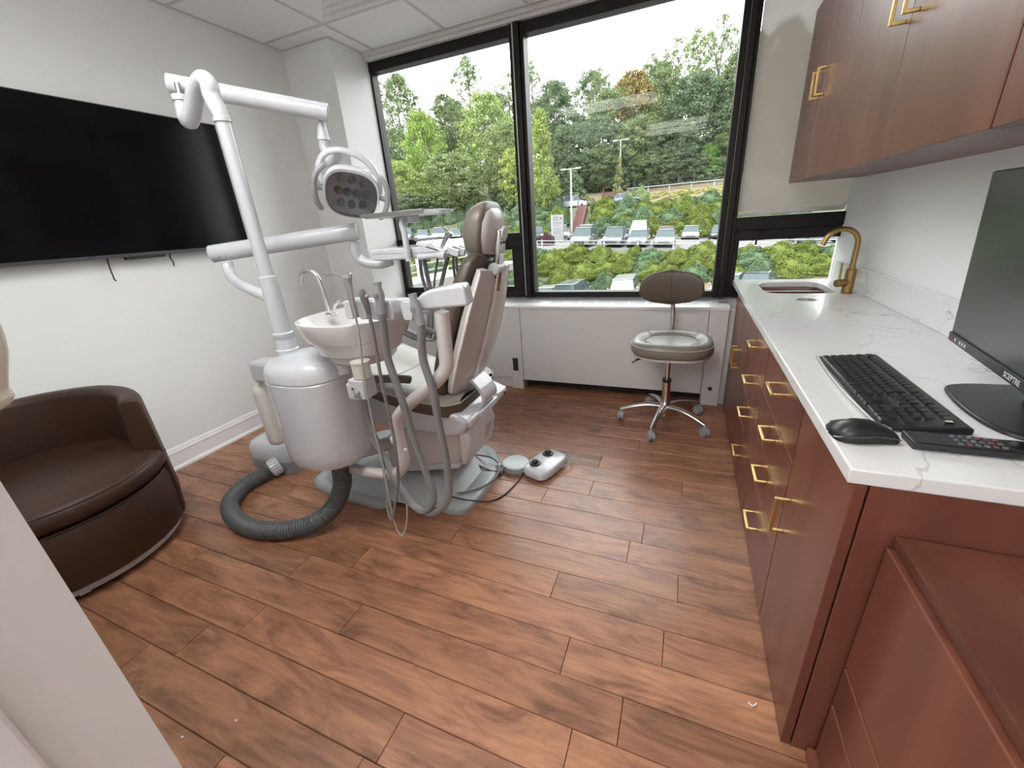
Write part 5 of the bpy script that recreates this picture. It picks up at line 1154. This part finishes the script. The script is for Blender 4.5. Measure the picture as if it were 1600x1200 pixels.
def tree(px, ptop, wpx, Y, kind, col, label, group='trees beyond the parking lots', X=None, h=None):
    p = A(px, ptop, Y=Y); x = p[0] if X is None else X; z0 = ter(x, Y) - .3; hh = (p[2] - z0) if h is None else h
    dep = float(RC[2] @ (np.array([x, Y, p[2]]) - np.array([0, 0, H]))); w = wpx * dep / FPX
    if group != 'trees beyond the parking lots' or label in GENERIC: label = label + ' near ' + nearby(x, Y)
    name = {'cone': 'conifer', 'low': 'understory_shrub'}.get(kind, 'broadleaf_tree')
    t = thing(name, label, 'tree' if kind != 'low' else 'shrub', (x, Y, z0), group); i = tcount[0]; tcount[0] += 1
    c = bpy.data.objects.new('crown', CR[kind][i % len(CR[kind])]); COL.objects.link(c); c.parent = t; c.scale = (w / .72, w / .72 * .9, hh); c.rotation_euler = (0, 0, i * 1.7); c.color = (*col, 1)
    if kind != 'low':
        k = bpy.data.objects.new('trunk', TRK); COL.objects.link(k); k.parent = t; k.scale = (hh * .9, hh * .9, hh); k.rotation_euler = (0, 0, i * .9)
    return t
G1, G2, G3, G4, G5, GD = (.12, .152, .076), (.15, .21, .055), (.14, .172, .077), (.10, .132, .075), (.18, .225, .07), (.088, .118, .070)
GB = (.17, .135, .055)
L_dark = 'dark green broadleaf tree in the wood behind the upper road'; L_mid = 'mid green broadleaf tree in the wood behind the upper road'
L_pale = 'pale olive broadleaf tree in the wood behind the left window'; L_tall = 'tall loose-crowned tree rising above the wood line'
GENERIC |= {L_dark, L_mid, L_pale, L_tall}
for a in ((655, 165, 80, 70, 'round', G2, 'bright green maple standing in front of the wood behind the left window'),
          (843, 165, 78, 62, 'tall', G5, 'yellow-green columnar tree by the parking lot next to the window mullion'),
          (990, 103, 95, 86, 'round', GB, 'tree with yellowing brown crown in the middle of the wood'),
          (968, 243, 34, 70.8, 'cone', (.17, .19, .07), 'small olive conifer beside the upper stair'),
          (618, 248, 80, 61, 'round', G5, 'light yellow-green bushy tree beside the column-side window edge'),
          (1110, 222, 62, 77, 'tall', (.12, .20, .06), 'vine-covered green mound of a tree above the chain fence')):
    tree(*a)
for px, pt, w, Y, k, c in ((612, 106, 95, 84, 'round', G1), (590, 170, 60, 92, 'open', G1), (700, 236, 120, 64, 'round', G3), (752, 138, 105, 78, 'round', (.18, .23, .085)), (787, 185, 100, 70, 'round', G3), (802, 225, 60, 66, 'round', (.22, .26, .08)), (690, 140, 70, 92, 'round', G1), (640, 300, 90, 60, 'round', G4)):
    tree(px, pt, w, Y, k, c, L_pale)
for px, pt, w, Y, k, c in ((728, 84, 95, 88, 'open', G1), (792, 108, 70, 92, 'open', G1), (830, 88, 45, 96, 'open', G1), (938, 99, 55, 94, 'open', G1), (1018, 80, 60, 96, 'open', G1), (1062, 52, 85, 92, 'open', G1), (1098, 34, 75, 88, 'open', (.14, .19, .07)), (1134, 14, 85, 84, 'open', G1), (905, 175, 55, 92, 'open', G4)):
    tree(px, pt, w, Y, k, c, L_tall)
for px, pt, w, Y, k, c in ((868, 117, 95, 86, 'round', G4), (930, 178, 100, 77, 'round', GD), (890, 190, 90, 80, 'round', G4), (1092, 108, 120, 80, 'round', GD), (1050, 190, 100, 77, 'round', GD), (1135, 110, 90, 83, 'round', G4), (900, 240, 80, 76, 'round', GD), (1075, 240, 80, 77, 'round', G4)):
    tree(px, pt, w, Y, k, c, L_dark)
for px, pt, w, Y, k, c in ((955, 132, 90, 84, 'round', G1), (1005, 178, 105, 78, 'round', G1), (1040, 100, 90, 87, 'round', G1), (940, 225, 70, 75.5, 'round', G1), (1020, 235, 90, 76, 'round', G1), (1180, 40, 95, 84, 'round', G1), (1235, 20, 95, 84, 'round', G4), (1290, 70, 95, 84, 'round', G1), (1330, 60, 95, 84, 'round', G4), (1160, 180, 90, 78, 'round', G1)):
    tree(px, pt, w, Y, k, c, L_mid)
rg_ = random.Random(8)
for i in range(22):
    x = -48 + i * 3.1 + rg_.uniform(-.8, .8); Y = (73.9 if x > -14 else 66 + rg_.uniform(0, 3)) + (2 if x > -14 else 0)
    hh_ = rg_.uniform(3.5, 6.5)
    tree(800, 300, 40, Y, 'low', (GD, G4, G1)[i % 3], ('tall' if hh_ > 5 else 'short') + ' leafy undergrowth shrub at the foot of the wood', 'undergrowth along the wood edge', X=x, h=hh_)
for i in range(14):      # rear of the wood, seen in the gaps
    x = -75 + i * 7.5; tree(800, 100, 75, 104 + (i % 3) * 4, 'round', (GD, G4)[i % 2], 'distant dark tree at the back of the wood', 'rear trees of the wood', X=x, h=14 + (i * 7 % 5))

# ------------------------------------------------------------------ clipped juniper mounds on the banks
def bush_mesh(seed):
    rg = np.random.default_rng(seed); n = 7000; d = rg.normal(size=(n, 3)); d[:, 2] = np.abs(d[:, 2]); d /= np.linalg.norm(d, axis=1)[:, None]
    ph = rg.uniform(0, 6, 6)
    rad = 1 + .10 * np.sin(3 * np.arctan2(d[:, 1], d[:, 0]) + ph[0]) + .08 * np.sin(5 * d[:, 2] * 2 + ph[1] + 4 * d[:, 0]) + .05 * np.sin(9 * d[:, 1] + ph[2])
    P = d * rad[:, None] * np.array([1, 1, .82]); Vc, Fc = cores([(0, 0, .05)], [.93])
    me = quads(P * rg.uniform(.96, 1.05, n)[:, None], d + np.array([0, 0, .5]), .038, rg, 'juniper', (Vc, Fc), .55); me.materials.append(M['bush']); return me
BU = [bush_mesh(s_) for s_ in (21, 22, 23)]
bn = [0]
def bush(x, y, r, h, col, label, group, name='juniper_mound'):
    i = bn[0]; bn[0] += 1; o = bpy.data.objects.new(name, BU[i % 3]); COL.objects.link(o); o.location = (x, y, ter(x, y) - .25); o.scale = (r, r * .9, h); o.rotation_euler = (0, 0, i * 2.1); o.color = (*col, 1)
    return tag(o, label, 'shrub', group)
YG, BG = (.080, .102, .027), (.066, .100, .056)
rg_ = random.Random(11)
_a, _b = A(899, 366, Y=54)[0], A(911, 332, Y=63)[0]
def STX(y): return _a + (_b - _a) * (y - 54) / 9
NEAR_CARS = [(-9.0, 'the teal car'), (-6.2, 'the dark grey car'), (-3.9, 'the silver-blue car'), (-1.7, 'the pale blue-grey car')]
FAR_CARS = [(-11.0, 'the white car at the stair'), (-5.2, 'the white van'), (-2.3, 'the red car'), (.3, 'the silver car'), (3.2, 'the dark car')]
def hedge(rows, x0, x1, step, rr, rowtxt, cars, rel, left, right, grp, blue):
    for y, rt in zip(rows, rowtxt):
        x = x0 + rg_.uniform(0, step)
        while x < x1:
            b = rg_.random() < blue; r = rg_.uniform(*rr); v = rg_.uniform(.85, 1.15); cn = 'blue-green' if b else 'yellow-green'
            n = min(cars, key=lambda c: abs(c[0] - x)); sz = 'large' if r > (rr[0] + rr[1]) / 2 else 'small'
            if y > 50 and abs(x - STX(y)) < r + .75: x += step * .5; continue
            wh = rel + ' ' + n[1] if abs(n[0] - x) < 2.2 else (left if x < cars[0][0] else right if x > cars[-1][0] else 'in a gap between cars')
            bush(x, y + rg_.uniform(-.5, .5), r, r * rg_.uniform(.95, 1.3), tuple(c * v for c in (BG if b else YG)), '%s %s juniper mound %s, %s' % (sz, cn, rt, wh), cn + ' ' + grp)
            x += step * rg_.uniform(.8, 1.25)
hedge((37.55,), -27, 12, 1.25, (.55, .8), ('along the rail posts',), NEAR_CARS, 'below', 'on the walkway side', 'towards the sink window', 'junipers along the guard rail posts', .2)
hedge((34.9, 35.9, 36.9), -27, 12, 1.9, (.95, 1.35), ('at the bank foot', 'halfway up the bank', 'under the guard rail'), NEAR_CARS, 'below', 'on the walkway side', 'towards the sink window', 'junipers on the lower bank', .33)
hedge((55.3, 57.3, 59.5, 61.6), -24, 12, 2.5, (1.4, 2.2), ('at the slope foot', 'low on the slope', 'high on the slope', 'at the road edge'), FAR_CARS, 'behind', 'beyond the lower stair', 'above the bare soil', 'junipers on the upper slope', .5)
for i in range(10):
    x = -8.5 + i * 1.55; bush(x, 71.2 + .4 * (i % 2), .7 + .25 * (i % 3), .8, (.20, .20, .07), 'small olive shrub on the dry grass bank under the top rail', 'shrubs on the dry grass bank', 'small_shrub')
p = A(853, 368, Y=42); bush(p[0], 42, 1.0, 1.5, (.05, .026, .032), 'dark purple-leaved shrub by the parking lot sign', None, 'purple_shrub')
for i in range(26): bush(-58 + i * 1.55 + (i % 3) * .4, 57 + (i * 37 % 9), 1.5, 2.2 + .3 * (i % 3), GD, ('low ', 'mid-height ', 'tall ')[i % 3] + 'dark green shrub on the slope near ' + nearby(-58 + i * 1.55, 60), 'shrubs on the left slope', 'bank_shrub')
for i in [j for j in range(9) if abs(-19.5 + j * 1.6 - A(951, 310, Y=70)[0]) > 2.2]: bush(-19.5 + i * 1.6, 67.3 + (i % 2) * 1.4, 1.3, 1.9 + .3 * (i % 3), G1, 'dark green bank shrub between the two stairs', 'shrubs between the stairs', 'bank_shrub')

# ------------------------------------------------------------------ cars
def car_proto(kind):
    L_, W, Hh, hood, tr = {'sedan': (4.6, 1.8, 1.42, 1.25, .75), 'suv': (4.6, 1.88, 1.70, 1.05, .15), 'van': (5.2, 1.98, 2.05, .75, .08)}[kind]
    bel = Hh * .58 if kind != 'van' else Hh * .55
    t = bpy.data.objects.new('car', None); COL.objects.link(t); t.empty_display_size = .1
    def ring(y, w, z0, z1): return [(-w, y, z0), (w, y, z0), (w * 1.0, y, z0 + (z1 - z0) * .6), (w * .93, y, z1), (-w * .93, y, z1), (-w, y, z0 + (z1 - z0) * .6)]
    w = W / 2
    b = MB().loft([ring(-L_ / 2, w * .82, .32, bel * .72), ring(-L_ / 2 + .18, w * .95, .22, bel * .80), ring(-L_ / 2 + hood, w, .20, bel), ring(L_ / 2 - .5, w, .20, bel * 1.02), ring(L_ / 2 - .06, w * .94, .26, bel * 1.0), ring(L_ / 2, w * .88, .34, bel * .9)]).build('body', M['car'], t, bevel=.05)
    y0, y1 = -L_ / 2 + hood - .05, L_ / 2 - tr - .1; rk = .62 if kind == 'sedan' else .5
    MB().loft([[(-w * .92, y0, bel - .02), (w * .92, y0, bel - .02), (w * .93, y1, bel - .02), (-w * .93, y1, bel - .02)], [(-w * .74, y0 + rk, Hh - .05), (w * .74, y0 + rk, Hh - .05), (w * .76, y1 - (rk if kind == 'sedan' else .22), Hh - .05), (-w * .76, y1 - (rk if kind == 'sedan' else .22), Hh - .05)]]).build('windows', M['carglass'], t, bevel=.03)
    MB().box(-w * .755, w * .755, y0 + rk - .05, y1 - (rk if kind == 'sedan' else .22) + .05, Hh - .07, Hh).build('roof', M['car'], t, bevel=.03)
    for sx_ in (-1, 1):
        yb = y1 - (rk if kind == 'sedan' else .22)
        for ya in ((y0 + rk + .75,) if kind == 'sedan' else (y0 + rk + .7, yb - .5)): MB().add([(sx_ * w * .94, ya - .04, bel), (sx_ * w * .94, ya + .04, bel), (sx_ * w * .77, ya + .04, Hh - .06), (sx_ * w * .77, ya - .04, Hh - .06)], [(0, 1, 2, 3)]).build('pillar', M['car'], t, smooth=0)
        for yy in (-L_ / 2 + .85, L_ / 2 - .85): MB().lathe([(.0, 0), (.20, .02), (.22, .05), (.33, .05), (.33, .2), (0, .2)], 16, (sx_ * (w + .02), yy, .33), frame_to((-sx_, 0, 0))).build('wheel', M['tyre'], t)
        MB().ell((sx_ * w * .68, -L_ / 2 + .06, bel * .68), .20, .08, .08, 10, 6).build('headlight', M['headl'], t)
        MB().ell((sx_ * w * .74, L_ / 2 - .03, bel * .86), .14, .06, .10, 10, 6).build('tail_light', M['taill'], t)
        MB().ell((sx_ * (w + .06), y0 + .35, bel + .06), .09, .06, .07, 8, 5).build('mirror', M['car'], t)
    MB().box(-w * .5, w * .5, -L_ / 2 - .01, -L_ / 2 + .05, .36, bel * .55).build('grille', M['blackp'], t)
    return t
PR = {k: car_proto(k) for k in ('sedan', 'suv', 'van')}
firstuse = {k: True for k in PR}
CHILD = {k: [c for c in bpy.data.objects if c.parent == PR[k]] for k in PR}
def car(px, Y, kind, col, label, rear=False, group=None, dz=0, yaw=0.0):
    x = A(px, 370, Y=Y)[0]
    if firstuse[kind]: t = PR[kind]; firstuse[kind] = False; kids = CHILD[kind]
    else:
        t = PR[kind].copy(); COL.objects.link(t); kids = []
        for c in CHILD[kind]: k = c.copy(); COL.objects.link(k); k.parent = t; kids.append(k)
    for k in kids: k.color = (*col, 1)
    tilt = math.atan((ter(x + 1, Y) - ter(x - 1, Y)) / 2)
    t.location = (x, Y, ter(x, Y) + dz); t.rotation_euler = (0, -tilt if not rear else tilt, (PI if rear else 0) + yaw)
    for k_ in ('group',):
        if k_ in t: del t[k_]
    return tag(t, label, 'car', group)
WH, SI, DK, RD, TE = (.16, .161, .163), (.075, .08, .084), (.012, .013, .015), (.12, .014, .016), (.085, .10, .10)
car(913, 41.2, 'suv', TE, 'pale teal-grey sport utility car parked nose to the guard rail'); car(961, 41.2, 'suv', (.035, .04, .048), 'dark grey sport utility car parked nose to the guard rail')
car(998, 41.2, 'sedan', (.085,.095,.10), 'silver-blue saloon car at the guard rail in front of the white van'); car(1039, 41.2, 'sedan', (.095, .103, .11), 'pale blue-grey saloon car at the guard rail in front of the red car')
car(917, 50.5, 'suv', WH, 'white sport utility car behind the teal car at the foot of the stair'); car(999, 50.5, 'van', WH, 'white van parked with its nose to the camera below the junipers')
car(1040, 50.5, 'sedan', RD, 'red saloon car parked behind the pale blue-grey car'); car(1078, 50.5, 'sedan', (.125, .125, .128), 'silver saloon car standing alone at the far kerb')
car(1122, 50.5, 'sedan', DK, 'dark saloon car at the far kerb beside the window mullion'); car(873, 50.0, 'suv', WH, 'white sport utility car parked behind the tall sign', yaw=.5); car(838, 50.0, 'suv', DK, 'black car beside the purple shrub', yaw=.3)
car(856, 30.6, 'sedan', WH, 'white hatchback seen from behind in the lower lot', rear=True, yaw=-.12); car(896, 30.6, 'suv', SI, 'silver sport utility car seen from behind in the lower lot', rear=True, yaw=-.12)
car(979, 30.6, 'suv', WH, 'white car with roof glass in the lower lot behind the stool'); car(1197, 31.5, 'sedan', DK, 'dark saloon with red tail lights behind the worktop sink', rear=True, yaw=-.35); car(1148, 31.0, 'sedan', WH, 'white car half hidden by the right window frame', yaw=-.3)
car(1284, 44.0, 'suv', DK, 'black car parked beyond the brass faucet', yaw=PI / 2 + .2)
car(897, 66.5, 'suv', WH, 'white sport utility car on the upper road behind the lamp post', yaw=PI / 2); car(971, 67, 'sedan', (.06, .07, .12), 'dark blue car on the upper road beyond the junipers', yaw=PI / 2)
for i, px in enumerate((611, 637, 662, 688, 712, 745)): car(px, 50 + i * .3, ('sedan', 'suv')[i % 2], (WH, SI, TE)[i % 3], ('white', 'silver', 'teal-grey')[i % 3] + (' saloon', ' sport utility')[i % 2] + ' car in the far row above the left window transom', group='cars beyond the left window', yaw=.4)

# ------------------------------------------------------------------ guard rails, fence, stairs, lamp posts, sign
def guard_rail(label, y, x0, x1, beams, step, hpost, r=.06):
    t = thing('guard_rail', label, 'railing', ((x0 + x1) / 2, y, ter((x0 + x1) / 2, y)))
    n = 14
    for z in beams: MB().tube([(x, y, ter(x, y) + z) for x in np.linspace(x0, x1, n)], r, 6, flat=.6).build('beam', M['railw'], t)
    x = x0
    while x <= x1: MB().box(x - .07, x + .07, y + .03, y + .16, ter(x, y) - .2, ter(x, y) + hpost).build('post', M['railw'], t, smooth=0); x += step
    return t
guard_rail('white double-beam guard rail along the near edge of the upper parking lot', 38.35, -30, 14, (.38, .68), 2.9, .75)
guard_rail('white guard rail above the dry grass bank at the wood edge', 72.9, -9.3, 9, (.62,), 3.1, .6, .14)
M['fencegrey'] = pm('weathered_fence', (.05, .055, .045), .7)
ft = thing('chain_fence', 'grey chain-link fence posts along the wood edge', 'fence', (0, 74.2, ter(0, 74.2)))
for i in range(9): MB().tube([(-8.5 + i * 2.2, 74.2, ter(0, 74.2) - .2), (-8.5 + i * 2.2, 74.2, ter(0, 74.2) + 1.9)], .05, 6).build('post', M['fencegrey'], ft)
for z in (.1, .7, 1.3, 1.85): MB().tube([(-8.5, 74.2, ter(0, 74.2) + z), (9.1, 74.2, ter(0, 74.2) + z)], .02, 5).build('wire', M['fencegrey'], ft)
def stairs(label, xa, ya, za, xb, yb, zb, w, n):
    t = thing('outdoor_stair', label, 'stairs', (xa, ya, za))
    for i in range(n):
        f = (i + .5) / n; x, y, z = xa + (xb - xa) * f, ya + (yb - ya) * f, za + (zb - za) * (i + 1) / n; d = (yb - ya) / n
        MB().box(x - w / 2, x + w / 2, y - d / 2, y + d / 2 + .05, z - (zb - za) / n * 1.6 - .2, z).build('step', M['stairred'], t, smooth=0)
    for s_ in (-1, 1):
        MB().tube([(xa + s_ * w / 2, ya, za + .9), (xb + s_ * w / 2, yb, zb + .9)], .05, 6).build('handrail', M['stairred'], t)
        for f in (0, .33, .66, 1): q = lerp((xa, ya, za), (xb, yb, zb), f); MB().box(q[0] + s_ * w / 2 - .04, q[0] + s_ * w / 2 + .04, q[1] - .04, q[1] + .04, q[2] - .3, q[2] + .9).build('post', M['stairred'], t, smooth=0)
    return t
p = A(899, 366, Y=54); q = A(911, 332, Y=63); stairs('red concrete stair climbing between the junipers from the parking lot', p[0], 54, ter(p[0], 54), q[0], 63, 2.9, 1.3, 14)
p = A(950, 319, Y=69.6); q = A(953, 300, Y=73); stairs('red stair from the upper road to the wood edge', p[0], 69.6, 2.9, q[0], 73, 4.8, 2.0, 11)
def lamp_post(label, px, ptop, Y):
    p = A(px, ptop, Y=Y); z0 = ter(p[0], Y); t = thing('lamp_post', label, 'lamp post', (p[0], Y, z0))
    MB().tube([(p[0], Y, z0), (p[0], Y, p[2])], [.13, .10], 8).build('pole', M['railw'], t); MB().box(p[0] - .22, p[0] + .22, Y - .22, Y + .22, z0, z0 + .8).build('footing', M['kerb'], t, smooth=0)
    MB().tube([(p[0] - .9, Y, p[2]), (p[0] + .9, Y, p[2])], .05, 6).build('cross_arm', M['railw'], t)
    for s_ in (-1, 1): MB().box(p[0] + s_ * .9 - .3, p[0] + s_ * .9 + .3, Y - .15, Y + .15, p[2] - .05, p[2] + .08).build('lamp_head', M['lgrey'], t, bevel=.03)
lamp_post('white twin-head lamp post at the foot of the lower stair', 892, 264, 52.5); lamp_post('white twin-head lamp post at the wood edge by the conifer', 970, 219, 73.4)
M['signink'] = pm('sign_ink', (.02, .02, .022), .6); M['signink2'] = pm('sign_ink_pale', (.06, .06, .062), .6)
p, q = A(863.5, 365, Y=46), A(880, 335, Y=46); z0 = ter(p[0], 46)
t = thing('parking_sign', 'tall white entrance sign board with grey print by the purple shrub', 'sign', ((p[0] + q[0]) / 2, 46, z0))
MB().box(p[0], q[0], 45.9, 46.1, z0, q[2]).build('board', pm('sign_white', (.115, .115, .117), .5), t, smooth=0); MB().box(p[0] - .08, p[0], 45.88, 46.12, z0, q[2] + .05).build('post', M['greyp'], t, smooth=0)
hb_ = q[2] - z0
for zf in (.74, .42): MB().box(p[0], q[0], 45.89, 45.9, z0 + hb_ * zf, z0 + hb_ * zf + .03).build('panel_joint', M['signink2'], t, smooth=0)
for k, (a, b, zf) in enumerate(((.1, .58, .90), (.1, .58, .82), (.08, .85, .69), (.08, .7, .62), (.08, .85, .50), (.08, .8, .34))):
    MB().box(p[0] + (q[0] - p[0]) * a, p[0] + (q[0] - p[0]) * b, 45.885, 45.9, z0 + hb_ * zf, z0 + hb_ * zf + (.07 if k < 2 else .035)).build('print_line', M['signink'] if k < 2 else M['signink2'], t, smooth=0)
MB().lathe([(0, 0), (.11, 0), (.11, .012), (0, .012)], 16, (p[0] + (q[0] - p[0]) * .8, 45.9, z0 + hb_ * .87), frame_to((0, -1, 0))).build('emblem', M['signink'], t)
# elevated walkway outside the left window
wk = thing('walkway', 'concrete walkway with white railing outside the lower left window pane', 'walkway', (-12.6, 17, -1.4))
def wl(f, off=0): return (-12.15 + 1.55 * f + off, 12.5 + 8.5 * f)
P0, P1 = wl(-.2), wl(1.6)
MB().add([(P0[0], P0[1], -1.05), (P1[0], P1[1], -1.05), (P1[0] - 2.4, P1[1], -1.05), (P0[0] - 2.4, P0[1], -1.05), (P0[0], P0[1], -1.45), (P1[0], P1[1], -1.45), (P1[0] - 2.4, P1[1], -1.45), (P0[0] - 2.4, P0[1], -1.45)],
         [(0, 1, 2, 3), (4, 7, 6, 5), (0, 4, 5, 1), (1, 5, 6, 2), (2, 6, 7, 3), (3, 7, 4, 0)]).build('deck', M['kerb'], wk, smooth=0)
for f in np.arange(-.1, 1.5, .22):
    x, y = wl(f, -2.1); MB().box(x - .05, x + .05, y - .05, y + .05, -1.06, -.05).build('post', M['railw'], wk, smooth=0)
for z in (-.08, -.42, -.8): MB().tube([(*wl(-.1, -2.1), z), (*wl(1.45, -2.1), z)], .035, 6).build('rail', M['railw'], wk)
for f in np.arange(.02, 1.4, .24):
    x, y = wl(f, -.35); MB().tube([(x, y, -1.06), (x, y, .1)], .06, 8).build('bollard', M['lgrey'], wk)
for f in (.1, .5, .9, 1.3):
    x, y = wl(f, -1.2); MB().box(x - .25, x + .25, y - .25, y + .25, ter(x, y) - .3, -1.45).build('pier', M['kerb'], wk, smooth=0)
# brick house behind the trees at the far left
p = A(596, 262, Y=98); hx, hz = p[0], p[2]
t = thing('brick_house', 'pink-brown roofed house glimpsed behind the trees beside the column', 'house', (hx - 3, 100, ter(hx, 100)))
MB().box(hx - 8, hx + 1.2, 98, 106, ter(hx, 100) - 1, hz - .5).build('wall', M['stairred'], t, smooth=0)
MB().prism([(-8.6, hz - .5), (1.8, hz - .5), (-1.2, hz + 2.2), (-5.6, hz + 2.2)], lambda p: (hx + p[0], 97.5, p[1]), lambda p: (hx + p[0], 106.5, p[1])).build('roof', pm('faded_roof', (.42, .28, .22), .9, var=.1), t, smooth=0)
for i in range(3): MB().box(hx - 6.8 + i * 2.6, hx - 5.6 + i * 2.6, 97.95, 98.0, hz - 2.6, hz - 1.2).build('window', M['carglass'], t, smooth=0)
import OpenImageIO as oiio, sys, numpy as np
b=oiio.ImageBuf('/workdir/render_main.png'); a=b.get_pixels(oiio.FLOAT)[...,:3]
k=a.shape[1]/1600
for n,(x,y) in dict(wallL=(150,500),wallL2=(300,560),wallup=(150,80),ceil=(600,60),col_front=(500,300),col_side=(555,200),rad=(900,540),sill=(900,476),floor1=(700,900),floor2=(950,850),floor3=(300,1000),cabdoor=(1260,900),upper=(1330,180),wallR=(1420,380),counter=(1230,540),box=(480,640),pole=(390,330),shell=(720,520),trees=(720,260),trees2=(1050,180),bush=(960,410),nearcab=(1420,1000),panel=(100,1050),shade=(1230,200)).items():
    p=a[int((y-4)*k):int((y+5)*k),int((x-4)*k):int((x+5)*k)].mean((0,1)); print(n,(x,y),np.round(p*255).astype(int))
